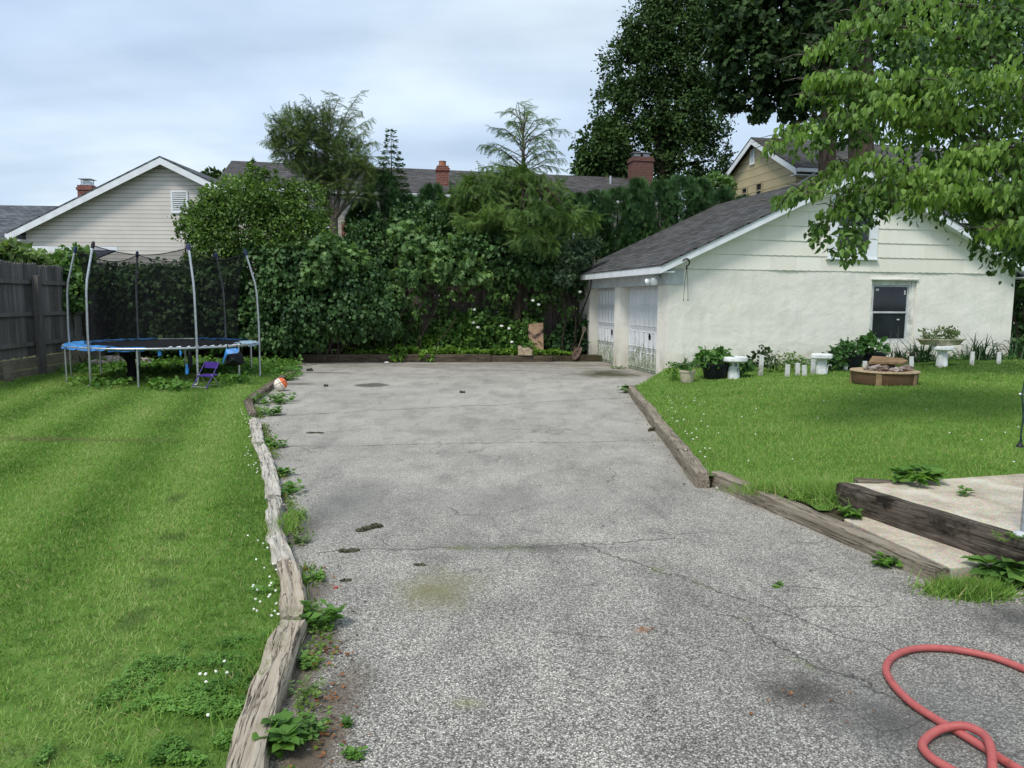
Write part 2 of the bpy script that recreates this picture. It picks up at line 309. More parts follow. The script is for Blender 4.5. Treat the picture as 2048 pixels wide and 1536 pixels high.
# ------------------------------------------------------------------ mesh tools
class MB:
    def __init__(s): s.v = []; s.f = []; s.uv = None
    def add(s, vs, fs):
        o = len(s.v); s.v += [tuple(v) for v in vs]; s.f += [tuple(i + o for i in f) for f in fs]; return s
    def box(s, x0, y0, z0, x1, y1, z1):
        return s.add([(x0, y0, z0), (x1, y0, z0), (x1, y1, z0), (x0, y1, z0), (x0, y0, z1), (x1, y0, z1), (x1, y1, z1), (x0, y1, z1)],
                     [(0, 3, 2, 1), (4, 5, 6, 7), (0, 1, 5, 4), (1, 2, 6, 5), (2, 3, 7, 6), (3, 0, 4, 7)])
    def tube(s, pts, r, seg=10, cap=True, closed=False):
        pts = [Vector(p) for p in pts]; n = len(pts)
        rs = r if isinstance(r, (list, tuple)) else [r] * n
        o = len(s.v); side = None
        for i, p in enumerate(pts):
            a = pts[i - 1] if (i > 0 or closed) else p
            b = pts[(i + 1) % n] if (i < n - 1 or closed) else p
            d = (b - a).normalized()
            if side is None:
                side = d.orthogonal().normalized()
            side = (side - d * side.dot(d)).normalized(); up = d.cross(side)
            for k in range(seg):
                q = 2 * math.pi * k / seg
                s.v.append(tuple(p + (side * math.cos(q) + up * math.sin(q)) * rs[i]))
        m = n if closed else n - 1
        for i in range(m):
            for k in range(seg):
                a = o + i * seg + k; b = o + i * seg + (k + 1) % seg
                c = o + ((i + 1) % n) * seg + (k + 1) % seg; d = o + ((i + 1) % n) * seg + k
                s.f.append((a, b, c, d))
        if cap and not closed:
            s.f.append(tuple(o + k for k in range(seg))[::-1]); s.f.append(tuple(o + (n - 1) * seg + k for k in range(seg)))
        return s
    def lathe(s, prof, seg=32, c=(0, 0, 0), wob=0.0):
        o = len(s.v); n = len(prof)
        for (r, z) in prof:
            for k in range(seg):
                q = 2 * math.pi * k / seg; rr = r * (1 + wob * mn.noise(Vector((math.cos(q) * 2, math.sin(q) * 2, z * 3))))
                s.v.append((c[0] + rr * math.cos(q), c[1] + rr * math.sin(q), c[2] + z))
        for i in range(n - 1):
            for k in range(seg):
                s.f.append((o + i * seg + k, o + i * seg + (k + 1) % seg, o + (i + 1) * seg + (k + 1) % seg, o + (i + 1) * seg + k))
        s.f.append(tuple(o + k for k in range(seg))[::-1]); s.f.append(tuple(o + (n - 1) * seg + k for k in range(seg)))
        return s
    def prism(s, poly, axis, a, b):         # polygon in the plane across `axis`, extruded from a to b
        n = len(poly)
        def P(q, t): return {'x': (t, q[0], q[1]), 'y': (q[0], t, q[1]), 'z': (q[0], q[1], t)}[axis]
        return s.add([P(q, a) for q in poly] + [P(q, b) for q in poly],
                     [tuple(range(n)), tuple(range(n, 2 * n))[::-1]] + [(i, i + n, (i + 1) % n + n, (i + 1) % n) for i in range(n)])
    def lump(s, c, rx, ry, rz, seed=0, amp=.3, nu=10, nv=7):
        o = len(s.v)
        for j in range(nv + 1):
            th = math.pi * j / nv
            for i in range(nu):
                ph = 2 * math.pi * i / nu
                d = Vector((math.sin(th) * math.cos(ph), math.sin(th) * math.sin(ph), math.cos(th)))
                k = 1 + amp * mn.noise(d * 1.7 + Vector((seed * 3.1, seed * 1.7, 0)))
                s.v.append((c[0] + d.x * rx * k, c[1] + d.y * ry * k, c[2] + d.z * rz * k))
        for j in range(nv):
            for i in range(nu):
                s.f.append((o + j * nu + i, o + (j + 1) * nu + i, o + (j + 1) * nu + (i + 1) % nu, o + j * nu + (i + 1) % nu))
        return s
    def build(s, name, m, parent=None, local=False, smooth=False, bevel=0.0):
        v = np.array(s.v, dtype=float)
        if parent is not None and not local:
            l = world_loc(parent); v = v - np.array(l)
        loc = (0, 0, 0)
        if parent is None and not local:
            b = np.array([(v[:, 0].min() + v[:, 0].max()) / 2, (v[:, 1].min() + v[:, 1].max()) / 2, v[:, 2].min()]); v = v - b; loc = tuple(b)
        me = bpy.data.meshes.new(name); me.from_pydata(v.tolist(), [], s.f); me.update()
        o = bpy.data.objects.new(name, me); COL.objects.link(o); o.location = loc
        me.materials.append(m)
        if parent is not None: o.parent = parent
        import bmesh
        bm = bmesh.new(); bm.from_mesh(me); bmesh.ops.recalc_face_normals(bm, faces=bm.faces)
        if bevel: bmesh.ops.bevel(bm, geom=list(bm.edges), offset=bevel, segments=2, affect='EDGES', profile=.6)
        bm.to_mesh(me); bm.free()
        if smooth:
            me.polygons.foreach_set('use_smooth', [True] * len(me.polygons))
            try: me.set_sharp_from_angle(angle=R(50))
            except Exception: pass
        return o
def world_loc(o):
    l = Vector(o.location)
    while o.parent: o = o.parent; l = l + Vector(o.location)
    return l
def tag(o, label=None, cat=None, group=None, kind=None):
    for k, v in (('label', label), ('category', cat), ('group', group), ('kind', kind)):
        if v: o[k] = v
    return o
def thing(name, label, cat, loc=(0, 0, 0), rz=0.0, group=None):
    o = bpy.data.objects.new(name, None); o.empty_display_size = .1; COL.objects.link(o); o.location = loc; o.rotation_euler = (0, 0, rz)
    return tag(o, label, cat, group)
def dup(root, loc, rz, label=None):
    r = root.copy(); COL.objects.link(r); r.location = loc; r.rotation_euler = (0, 0, rz)
    if label: r['label'] = label
    for ch in list(root.children):
        c = ch.copy(); COL.objects.link(c); c.parent = r
        for g in list(ch.children):
            d = g.copy(); COL.objects.link(d); d.parent = c
    return r
def uv_roof(o, scale=1.0):                  # courses follow the slope: u along the eave, v up the slope
    me = o.data; uv = me.uv_layers.new(name='uv')
    for p in me.polygons:
        n = p.normal; up = Vector((0, 0, 1)); a = up.cross(n)
        a = a.normalized() if a.length > 1e-4 else Vector((1, 0, 0)); b = n.cross(a)
        for li in p.loop_indices:
            c = me.vertices[me.loops[li].vertex_index].co; uv.data[li].uv = (c.dot(a) * scale, c.dot(b) * scale)

# leaf shapes: (along, across, lift) + triangles
TPL = {}
def tpl(name, v, f): TPL[name] = (np.array(v, float), np.array(f, int))
tpl('leaf', [(0, 0, 0), (.45, .32, .10), (1, 0, -.06), (.45, -.32, .10)], [(0, 2, 1), (0, 3, 2)])
tpl('broad', [(0, 0, 0), (.32, .34, .10), (.68, .27, .04), (1, 0, -.16), (.68, -.27, .04), (.32, -.34, .10), (.5, 0, 0.0)],
    [(0, 6, 1), (1, 6, 2), (2, 6, 3), (0, 5, 6), (5, 4, 6), (4, 3, 6)])
tpl('lobed', [(0, 0, 0), (.18, .5, .02), (.48, .32, .06), (.62, .45, -.02), (.70, .16, .04), (1.0, 0, -.1), (.70, -.16, .04), (.62, -.45, -.02), (.48, -.32, .06), (.18, -.5, .02), (.4, 0, .0)],
    [(0, 10, 1), (1, 10, 2), (2, 10, 3), (3, 10, 4), (4, 10, 5), (5, 10, 6), (6, 10, 7), (7, 10, 8), (8, 10, 9), (9, 10, 0)])
_v = [(0, .02, 0), (0, -.02, 0), (.55, .012, -.06), (.55, -.012, -.06), (1, 0, -.30)]; _f = [(0, 1, 3), (0, 3, 2), (2, 3, 4)]
for i in range(6):
    u = .1 + i * .145; z = -.25 * u * u
    for sgn in (1, -1):
        o = len(_v); ln = .34 * (1 - .6 * u)
        _v += [(u, 0, z), (u + .085, 0, z - .01), (u + ln * .8, sgn * ln * .75, z - .10)]; _f += [(o, o + 1, o + 2)]
tpl('spray', _v, _f)
_v = []; _f = []
for i in range(7):
    a = (i - 3) * .27; o = len(_v); L = 1 - .06 * abs(i - 3)
    ca, sa = math.cos(a), math.sin(a)
    _v += [(0, 0, 0), (.5 * L * ca + .05 * sa, .5 * L * sa - .05 * ca, .03 * (i % 3)), (L * ca, L * sa, .04 * (i % 2)), (.5 * L * ca - .05 * sa, .5 * L * sa + .05 * ca, .03 * (i % 3))]; _f += [(o, o + 1, o + 2), (o, o + 2, o + 3)]
tpl('fan', _v, _f)
tpl('blade', [(0, .5, 0), (0, -.5, 0), (.5, .38, .06), (.5, -.38, .06), (1, 0, .30)], [(0, 1, 3), (0, 3, 2), (2, 3, 4)])
tpl('blade1', [(0, .5, 0), (0, -.5, 0), (1, 0, .2)], [(0, 1, 2)])
_v = [(0, 0, 0)]; _f = []
for i in range(3):
    a = i * 2.094; c, s_ = math.cos(a), math.sin(a); o = len(_v)
    _v += [(.55 * c - .34 * s_, .55 * s_ + .34 * c, .1), (1.0 * c - .16 * s_, 1.0 * s_ + .16 * c, .04), (1.0 * c + .16 * s_, 1.0 * s_ - .16 * c, .04), (.55 * c + .34 * s_, .55 * s_ - .34 * c, .1)]
    _f += [(0, o + 3, o + 2), (0, o + 2, o + 1), (0, o + 1, o)]
tpl('trefoil', _v, _f)

def unit(a): return a / np.maximum(np.linalg.norm(a, axis=1, keepdims=True), 1e-6)
def leaves(name, P, D, N, size, shape, m, parent=None, width=None):
    T, F = TPL[shape]; n = len(P); k = len(T)
    D = unit(D); S = unit(np.cross(N, D)); N = np.cross(D, S)
    size = np.broadcast_to(np.asarray(size, float), (n,))[:, None, None]
    w = size if width is None else np.broadcast_to(np.asarray(width, float), (n,))[:, None, None]
    v = P[:, None, :] + D[:, None, :] * T[None, :, 0:1] * size + S[:, None, :] * T[None, :, 1:2] * w + N[:, None, :] * T[None, :, 2:3] * size
    v = v.reshape(-1, 3)
    if parent is not None: base = np.array(world_loc(parent))
    else: base = np.array([(v[:, 0].min() + v[:, 0].max()) / 2, (v[:, 1].min() + v[:, 1].max()) / 2, v[:, 2].min()])
    v = v - base
    f = (F[None] + (np.arange(n) * k)[:, None, None]).reshape(-1)
    nt = len(f) // 3
    me = bpy.data.meshes.new(name)
    me.vertices.add(len(v)); me.vertices.foreach_set('co', v.reshape(-1).astype(np.float32))
    me.loops.add(len(f)); me.loops.foreach_set('vertex_index', f.astype(np.int32))
    me.polygons.add(nt); me.polygons.foreach_set('loop_start', np.arange(0, nt * 3, 3, dtype=np.int32))
    try: me.polygons.foreach_set('loop_total', np.full(nt, 3, dtype=np.int32))
    except Exception: pass
    me.update(calc_edges=True)
    me.materials.append(m)
    o = bpy.data.objects.new(name, me); COL.objects.link(o)
    if parent is None: o.location = tuple(base)
    else: o.parent = parent
    return o

def crown(clumps, n, sub=9, spread=.30, up=.5, droop=.3, shell=(.45, 1.0), rnd_=.7):
    """leaf places and directions spread through ellipsoid clumps, gathered into twig clusters"""
    c = np.array([q[:6] for q in clumps], float)
    w = c[:, 3] * c[:, 5] + c[:, 3] * c[:, 4]; w = w * np.array([q[6] if len(q) > 6 else 1 for q in clumps]); w = w / w.sum()
    P = []; O = []
    for q, wi in zip(c, w):
        ni = max(6, int(n * wi)); ns = max(3, int(ni / sub))
        d = unit(rng.normal(size=(ns, 3))); rad = shell[0] + (shell[1] - shell[0]) * rng.random((ns, 1)) ** .6
        sc_ = d * rad * q[3:6]
        idx = rng.integers(0, ns, ni)
        rr = float(np.mean(q[3:6])) * spread
        p = sc_[idx] + rng.normal(size=(ni, 3)) * rr * .5
        P.append(p + q[:3]); O.append(unit(p / q[3:6] + 1e-6))
    P = np.vstack(P); O = np.vstack(O)
    N = unit(O * .6 + np.array([0, 0, up]) + rng.normal(size=P.shape) * rnd_)
    D = unit(O * .7 + np.array([0, 0, -droop]) + rng.normal(size=P.shape) * .7)
    return P, D, N
def C(px, py, Y, rx, ry, rd=None, w=1):      # a clump seen at a pixel, rx/ry in pixels, at depth Y
    p = V(px, py, Y); k = Y / FPX
    return (p.x, p.y, p.z, rx * k, (rd if rd else (rx + ry) / 2 * k), ry * k, w)

# ------------------------------------------------------------------ world and sun
w = bpy.data.worlds.new('World'); scene.world = w; w.use_nodes = True
nt = w.node_tree; nt.nodes.clear()
def wn(ty, **k):
    nd = nt.nodes.new('ShaderNode' + ty)
    for a, v in k.items():
        if a.startswith('p_'): setattr(nd, a[2:], v); continue
        key = int(a[1:]) if a[0] == 'i' and a[1:].isdigit() else a
        if isinstance(v, bpy.types.NodeSocket): nt.links.new(v, nd.inputs[key])
        else: nd.inputs[key].default_value = v
    return nd
SUN_EL, SUN_AZ = R(56), R(212)            # from behind and left of the camera
sky = wn('TexSky', p_sky_type='NISHITA'); sky.sun_disc = False; sky.sun_elevation = SUN_EL; sky.sun_rotation = SUN_AZ
bg1 = wn('Background', Color=sky.outputs[0], Strength=.08)
tc = wn('TexCoord').outputs['Generated']
sep = wn('SeparateXYZ', Vector=tc)
zz = wn('Math', p_operation='ADD', i0=sep.outputs[2], i1=.22).outputs[0]
cx = wn('Math', p_operation='DIVIDE', i0=sep.outputs[0], i1=zz).outputs[0]
cy = wn('Math', p_operation='DIVIDE', i0=sep.outputs[1], i1=zz).outputs[0]
pl = wn('CombineXYZ', X=cx, Y=cy, Z=0.0).outputs[0]
n1 = wn('TexNoise', Vector=pl, Scale=.95, Detail=6.0, Roughness=.46, Distortion=.2)
n2 = wn('TexNoise', Vector=wn('Mapping', Vector=pl, Scale=(.8, 2.2, 1), Location=(3.3, 1.2, 0)).outputs[0], Scale=1.3, Detail=6.0, Roughness=.5)
rp = nt.nodes.new('ShaderNodeValToRGB'); nt.links.new(n1.outputs[0], rp.inputs[0])
el = rp.color_ramp.elements; el[0].position = .34; el[0].color = (.43, .56, .74, 1); el[1].position = .66; el[1].color = (.76, .86, .93, 1)
e = el.new(.5); e.color = (.56, .68, .82, 1)
bg2 = wn('Background', Color=rp.outputs[0], Strength=1.30)
rp2 = nt.nodes.new('ShaderNodeValToRGB'); nt.links.new(n2.outputs[0], rp2.inputs[0])
rp2.color_ramp.elements[0].position = .3; rp2.color_ramp.elements[0].color = (.72,) * 3 + (1,); rp2.color_ramp.elements[1].position = .6; rp2.color_ramp.elements[1].color = (.97,) * 3 + (1,)
mx = wn('MixShader', i0=rp2.outputs[0], i1=bg1.outputs[0], i2=bg2.outputs[0])
nt.links.new(mx.outputs[0], wn('OutputWorld').inputs[0])
sl = bpy.data.lights.new('sun', 'SUN'); sl.energy = 2.9; sl.angle = R(16); sl.color = (1, .95, .87)
so = bpy.data.objects.new('sun', sl); COL.objects.link(so); so.location = (0, 0, 30)
sd = Vector((math.sin(SUN_AZ) * math.cos(SUN_EL), math.cos(SUN_AZ) * math.cos(SUN_EL), math.sin(SUN_EL)))
so.rotation_euler = (-sd).to_track_quat('-Z', 'Y').to_euler()
scene.view_settings.view_transform = 'Standard'; scene.view_settings.look = 'None'; scene.view_settings.exposure = 0
scene.render.engine = 'CYCLES'
try:
    scene.cycles.max_bounces = 6; scene.cycles.transparent_max_bounces = 24; scene.cycles.use_denoising = True
except Exception: pass

# ------------------------------------------------------------------ ground, driveway, lawns
def sheet(name, poly, z, m):
    b = MB(); b.add([(p[0], p[1], z) for p in poly], [tuple(range(len(poly)))])
    return tag(b.build(name, m), kind='structure')
sheet('ground', [(-600, -300), (600, -300), (600, 900), (-600, 900)], -.06, M['ground'])

log_px = [(430, 1720), (505, 1536), (588, 1235), (576, 1120), (548, 990), (520, 885), (506, 835), (494, 798), (590, 735)]
LOG = [G(x, y, .10) for x, y in log_px]
T1a, T1b = G(1263, 772, .14), G(1408, 946, .14)
T2a, T2b = G(1434, 942, .135), G(1886, 1136, .095)
bedL, bedR = Vector((-5.75, 19.95, 0)), Vector((2.05, 20.85, 0))
drive = [(-.75, -1.5)] + [(p.x - .02, p.y) for p in LOG] + [(bedL.x - .6, bedL.y + .1), (bedR.x + .3, bedR.y + .1), (4.5, 21.5), (4.5, 15.2), (T1a.x, 14.9), (T1a.x + .05, T1a.y), (T1b.x + .05, T1b.y), (T2a.x + .1, T2a.y), (T2b.x + .12, T2b.y), (3.4, 4.2), (7, 3.6), (7, -1.5)]
sheet('driveway', drive, 0.0, M['asphalt'])

def in_poly(x, y, poly):
    x = np.asarray(x); y = np.asarray(y); r = np.zeros(x.shape, bool); n = len(poly); j = n - 1
    for i in range(n):
        xi, yi = poly[i]; xj, yj = poly[j]
        if yi != yj:
            r ^= ((yi > y) != (yj > y)) & (x < (xj - xi) * (y - yi) / (yj - yi) + xi)
        j = i
    return r
def seg_dist(x, y, pts):
    d = np.full(np.shape(x), 1e9)
    for a, b in zip(pts[:-1], pts[1:]):
        ax, ay, bx, by = a[0], a[1], b[0], b[1]; L = (bx - ax) ** 2 + (by - ay) ** 2
        t = np.clip(((x - ax) * (bx - ax) + (y - ay) * (by - ay)) / L, 0, 1)
        d = np.minimum(d, np.hypot(x - ax - t * (bx - ax), y - ay - t * (by - ay)))
    return d
GA = R(12); gu = Vector((math.cos(GA), math.sin(GA), 0)); gm = Vector((-math.sin(GA), math.cos(GA), 0))
GO = G(1333, 761)
def W(s, t, z): return GO + gu * s + gm * t + Vector((0, 0, z))
tl = [(T1a.x, T1a.y), (T1b.x, T1b.y), (T2a.x, T2a.y), (T2b.x, T2b.y)]
def zr(x, y):
    d = seg_dist(np.asarray(x, float), np.asarray(y, float), tl)
    k = np.clip(d / 3.2, 0, 1); k = k * k * (3 - 2 * k)
    return .105 + .175 * k + .10 * np.clip((np.asarray(x, float) - 5) / 5, 0, 1) + .012 * np.sin(np.asarray(x) * 1.3) * np.cos(np.asarray(y) * 1.1)
def GR(px, py):
    z = .2
    for _ in range(8):
        p = G(px, py, z); z = float(zr(p.x, p.y))
    return G(px, py, z)
def FR(px, py, m=.12):                    # on the raised lawn, but never inside the garage wall
    p = GR(px, py); t_ = (p - GO).dot(gm)
    if t_ > -m: p = p - gm * (t_ + m); p.z = float(zr(p.x, p.y))
    return p
def zl(x, y): return .035 + .012 * np.sin(np.asarray(x) * .9 + 1) * np.cos(np.asarray(y) * .7)
left_poly = [(-13, -1.5), (-.9, -1.5)] + [(p.x, p.y) for p in LOG] + [(bedL.x - .1, bedL.y), (-6.6, 20.6), (-12.2, 20.0), (-13, 9)]
tread0, tread1 = G(1655, 1012, .13), G(1985, 1150, .13)
ls0 = G(1722, 962, .27); ls1 = G(1800, 966, .27); ls2 = G(2048, 947, .27)
right_poly = [tl[0], tl[1], tl[2], (G(1655, 1015, .13).x, G(1655, 1015, .13).y), (G(1705, 1000, .13).x, G(1705, 1000, .13).y), (ls0.x + .1, ls0.y - .05), (ls1.x, ls1.y - .12), (ls2.x, ls2.y - .12), (13, 7.2), (14.5, 20)] + \
    [(W(9.6, .06, 0).x, W(9.6, .06, 0).y), (W(0, .06, 0).x, W(0, .06, 0).y), (W(-.1, -.15, 0).x, W(-.1, -.15, 0).y)]
def lawn_mesh(name, poly, fz, step, m):
    px = [p[0] for p in poly]; py = [p[1] for p in poly]
    xs = np.arange(min(px), max(px) + step, step); ys = np.arange(min(py), max(py) + step, step)
    X, Y = np.meshgrid(xs, ys); Z = fz(X, Y)
    cx_, cy_ = X[:-1, :-1] + step / 2, Y[:-1, :-1] + step / 2
    keep = in_poly(cx_, cy_, poly); nx = len(xs)
    b = MB(); b.v = list(zip(X.ravel().tolist(), Y.ravel().tolist(), Z.ravel().tolist()))
    J, I = np.nonzero(keep)
    b.f = [(j * nx + i, j * nx + i + 1, (j + 1) * nx + i + 1, (j + 1) * nx + i) for j, i in zip(J.tolist(), I.tolist())]
    used = sorted({i for f in b.f for i in f}); mp = {k: i for i, k in enumerate(used)}
    b.v = [b.v[k] for k in used]; b.f = [tuple(mp[i] for i in f) for f in b.f]
    return tag(b.build(name, m, smooth=True), kind='structure')
lawn_mesh('lawn', left_poly, zl, .12, M['turf'])
lawn_mesh('lawn', right_poly, zr, .10, M['turf'])

def grass(name, label, poly, fz, m, k=210000, cap=5200, dmin=2.2, ymax=21, hgt=.05):
    px = [p[0] for p in poly]; py = [p[1] for p in poly]
    out = []; y = max(1.6, min(py))
    while y < min(ymax, max(py)):
        dy = max(.25, y * .07); rho = min(cap, k / (y * y))
        x0 = max(min(px), -.70 * (y + dy) - .8); x1 = min(max(px), .70 * (y + dy) + .8)
        if x1 > x0:
            n = int(rho * (x1 - x0) * dy)
            xx = rng.uniform(x0, x1, n); yy = rng.uniform(y, y + dy, n); ok = in_poly(xx, yy, poly)
            out.append(np.stack([xx[ok], yy[ok]], 1))
        y += dy
    q = np.vstack(out); n = len(q)
    dd = np.hypot(q[:, 0], q[:, 1])
    clump = np.array([mn.noise(Vector((a * 2.3, b * 2.3, 0))) for a, b in q[::1]]) if n < 400000 else 0
    P = np.stack([q[:, 0], q[:, 1], fz(q[:, 0], q[:, 1]) - .004], 1)
    D = np.stack([rng.normal(0, .55, n), rng.normal(0, .55, n), np.ones(n)], 1)
    N = np.stack([rng.normal(size=n), rng.normal(size=n), rng.normal(0, .3, n)], 1)
    size = hgt * rng.uniform(.55, 1.25, n) * (1 + .35 * clump)
    wd = .0042 * np.maximum(1, dd / 4.2) * rng.uniform(.7, 1.3, n)
    near = dd < 6.5
    o = leaves(name, P[near], D[near], N[near], size[near], 'blade', m, None, wd[near]) if near.sum() > 50 else None
    o2 = leaves(name, P[~near], D[~near], N[~near], size[~near], 'blade1', m, None, wd[~near])
    if o is None: return tag(o2, label, 'grass', kind='stuff')
    # one object: join the near and the far blades
    tag(o, label, 'grass', kind='stuff')
    dv = Vector(o2.location) - Vector(o.location)
    import bmesh
    bm = bmesh.new(); bm.from_mesh(o2.data); bmesh.ops.translate(bm, verts=bm.verts, vec=dv); bm.from_mesh(o.data); bm.to_mesh(o.data); bm.free()
    bpy.data.objects.remove(o2)
    return o
gl_dark = [(G(100, 887), .95, .22, (.21, .19, .10), .75), (G(290, 888), .6, .2, (.2, .2, .09), .5)]
for (x, y, a, b_) in ((345, 1090, .12, .12), (335, 1140, .22, .08), (310, 1185, .12, .16), (270, 1260, .09, .2), (225, 1350, .06, .12), (80, 1525, .3, .05), (350, 1010, .1, .2)):
    gl_dark.append((G(x, y), a, b_, (.075, .10, .045), .6))
M['grass_left'] = grass_mat('mown_grass', 0, R(17), 1.15, .19, gl_dark)
M['grass_right'] = grass_mat('grass_with_painted_shade', 0, R(70), 1.3, .03, [(G(1950, 745, .25), 3.5, 2.6, (.035, .085, .016), .75)])  # shade near the right of the wall is painted in as a dark green patch
grass('grass', 'mown green grass of the left lawn with faint mower stripes', left_poly, zl, M['grass_left'], hgt=.036, k=260000, cap=6500)
rgrass = [p for p in right_poly]
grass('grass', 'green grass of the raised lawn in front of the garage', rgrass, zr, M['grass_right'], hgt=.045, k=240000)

# clover among the grass beside the near timber
def scatter_px(poly_px, n, fz):
    xs = [p[0] for p in poly_px]; ys = [p[1] for p in poly_px]; out = []
    while len(out) < n:
        x, y = rng.uniform(min(xs), max(xs)), rng.uniform(min(ys), max(ys))
        if in_poly(np.array([x]), np.array([y]), poly_px)[0]:
            z = .03
            p = G(x, y, z); out.append((p.x, p.y))
    a = np.array(out); return np.stack([a[:, 0], a[:, 1], fz(a[:, 0], a[:, 1])], 1)
M['clover'] = leafmat('clover_leaf', (.080, .20, .030), (.19, .37, .07), .3, nscale=3)
cp = np.vstack([scatter_px([(60, 1536), (300, 1300), (520, 1230), (560, 1260), (480, 1536)], 5200, zl), scatter_px([(300, 1536), (420, 1380), (500, 1360), (450, 1536)], 1600, zl), scatter_px([(470, 1060), (545, 1080), (560, 1240), (500, 1250)], 1100, zl)])
keepc = np.array([mn.noise(Vector((a * 2.6, b * 2.6, 1.5))) + .5 * mn.noise(Vector((a * 8, b * 8, 4))) > .02 + .35 * max(0, -1.5 - a) for a, b, _ in cp]); cp = cp[keepc]
n = len(cp); cp[:, 2] += rng.uniform(.006, .032, n)
tag(leaves('clover', cp, rng.normal(size=(n, 3)) * [1, 1, .25], np.tile([0, 0, 1.0], (n, 1)) + rng.normal(size=(n, 3)) * .3, rng.uniform(.010, .017, n), 'trefoil', M['clover']),
    'dark green clover patch in the lawn beside the near weathered timber', 'clover', kind='stuff')
M['clover_flower'] = plain('clover_flower', (.78, .78, .68), .7)
fp = np.vstack([scatter_px([(495, 1080), (550, 1090), (560, 1270), (505, 1250)], 26, zl), scatter_px([(480, 820), (500, 820), (520, 960), (490, 960)], 30, zl), scatter_px([(380, 1380), (500, 1250), (510, 1330), (420, 1480)], 7, zl)])
b = MB()
for p in fp: b.lump((p[0], p[1], p[2] + .050), .0075, .0075, .006, rnd.random() * 9, .5, 6, 4)
tag(b.build('clover_flower', M['clover_flower']), 'small white clover flowers in the left lawn along the timber edging', 'flower', kind='stuff')
rp_ = []
for (x0, x1, y0, y1, k) in ((1330, 1420, 800, 930, 36), (1420, 2040, 780, 960, 16)):
    for _ in range(k):
        p = GR(rnd.uniform(x0, x1), rnd.uniform(y0, y1))
        if in_poly(np.array([p.x]), np.array([p.y]), right_poly)[0]: rp_.append(p)
b = MB()
for p in rp_: b.lump((p.x, p.y, p.z + .055), .009, .009, .007, rnd.random() * 9, .5, 6, 4)
tag(b.build('clover_flower', M['clover_flower']), 'small white clover flowers in the raised lawn before the garage', 'flower', kind='stuff')
#@@PART2
# ------------------------------------------------------------------ timbers
def beam(name, label, a, b_, wid, hgt, m, group, seed=0, bend=0.0, rough=.010, taper=0.0, nx=34):
    """weathered square timber; a, b_ are the ends of its top centre line"""
    a = Vector(a); b_ = Vector(b_); L = (b_ - a).length; ang = math.atan2(b_.y - a.y, b_.x - a.x)
    pit = math.atan2(b_.z - a.z, math.hypot(b_.x - a.x, b_.y - a.y))
    mb = MB(); ring = []
    ny, nz = 6, 4
    prof = [(-.5 + i / ny, 0.0) for i in range(ny)] + [(.5, -i / nz) for i in range(nz)] + [(.5 - i / ny, -1.0) for i in range(ny)] + [(-.5, -1 + i / nz) for i in range(nz)]
    k = len(prof)
    for i in range(nx + 1):
        u = i / nx; x = u * L
        en = min(u, 1 - u) * L
        sh = 1 - taper * abs(u - .5) * 2 - (.10 * math.exp(-en / .03))
        off = bend * math.sin(math.pi * u) + .012 * mn.noise(Vector((x * 1.2, seed * 7.7, 0)))
        for (py, pz) in prof:
            q = Vector((x * 4, py * 2 + seed * 5.3, pz * 2)); g = Vector((x * .8, py * 9 + seed * 3.1, pz * 7))
            dv = mn.noise(q) * rough + mn.noise(g) * rough * .9
            cy_ = py * wid * sh * (.97 if pz in (0.0, -1.0) and abs(py) == .5 else 1); cz_ = pz * hgt
            ex = rough * 1.6 * mn.noise(Vector((py * 6, pz * 6, seed + (0 if u < .5 else 9)))) if i in (0, nx) else 0
            mb.v.append((x + ex, cy_ + off + dv * (1 if abs(py) == .5 else .2), cz_ + (dv if pz == 0 else 0) - (.006 if abs(py) == .5 and pz == 0 else 0)))
    for i in range(nx):
        for j in range(k):
            mb.f.append((i * k + j, i * k + (j + 1) % k, (i + 1) * k + (j + 1) % k, (i + 1) * k + j))
    mb.f.append(tuple(range(k))); mb.f.append(tuple(nx * k + j for j in range(k))[::-1])
    o = mb.build(name, m, None, local=True, smooth=True)
    o.location = a; o.rotation_euler = (0, -pit, ang)
    return tag(o, label, 'timber', group)
LG = 'old timbers edging the left lawn'
def lp(i, j, t): return LOG[i].lerp(LOG[j], t)
beam('landscape_timber', 'long cracked grey timber nearest the viewer, running out of the bottom of the frame', G(452, 1700, .10), G(588, 1238, .095), .122, .12, M['tie'], LG, 1, .03, .016, nx=70)
beam('landscape_timber', 'short split grey timber with a knot hole, second from the viewer along the left lawn', G(588, 1231, .092), G(574, 1122, .09), .118, .11, M['tie'], LG, 2, -.02, .026, nx=44)
beam('landscape_timber', 'bleached silvery timber with ragged edge, third from the viewer along the left lawn', G(572, 1121, .09), G(550, 994, .085), .104, .10, M['tie_pale'], LG, 3, .03, .030, nx=50)
beam('landscape_timber', 'pale timber full of fine cracks between two weed tufts, fourth from the viewer', G(547, 990, .085), G(521, 888, .085), .125, .10, M['tie_pale'], LG, 4, -.02, .020, nx=50)
beam('landscape_timber', 'short pale timber with rounded broken end before the ball', G(519, 884, .085), G(507, 836, .085), .120, .10, M['tie_pale'], LG, 5, .0, .020)
beam('landscape_timber', 'small sunken brown timber at the corner of the left edging', G(505, 826, .07), G(494, 800, .07), .12, .1, M['tie_brown'], LG, 6)
beam('landscape_timber', 'long dark brown timber running behind the ball toward the back hedge', G(498, 797, .10), G(592, 737, .10), .13, .16, M['tie_brown'], LG, 7, .05)
RG = 'timbers edging the raised right lawn'
_a, _b = G(1672, 966, .275), G(2048, 1081, .275); _d = (_b - _a).normalized(); _n = Vector((-_d.y, _d.x, 0)) * .065
T3a, T3b = _a + _n, _a + _n + _d * 3.2
beam('landscape_timber', 'decayed brown timber bordering the raised lawn from the garage corner', T1a, T1b, .13, .16, M['tie_grey'], RG, 8, .0, .014, nx=60)
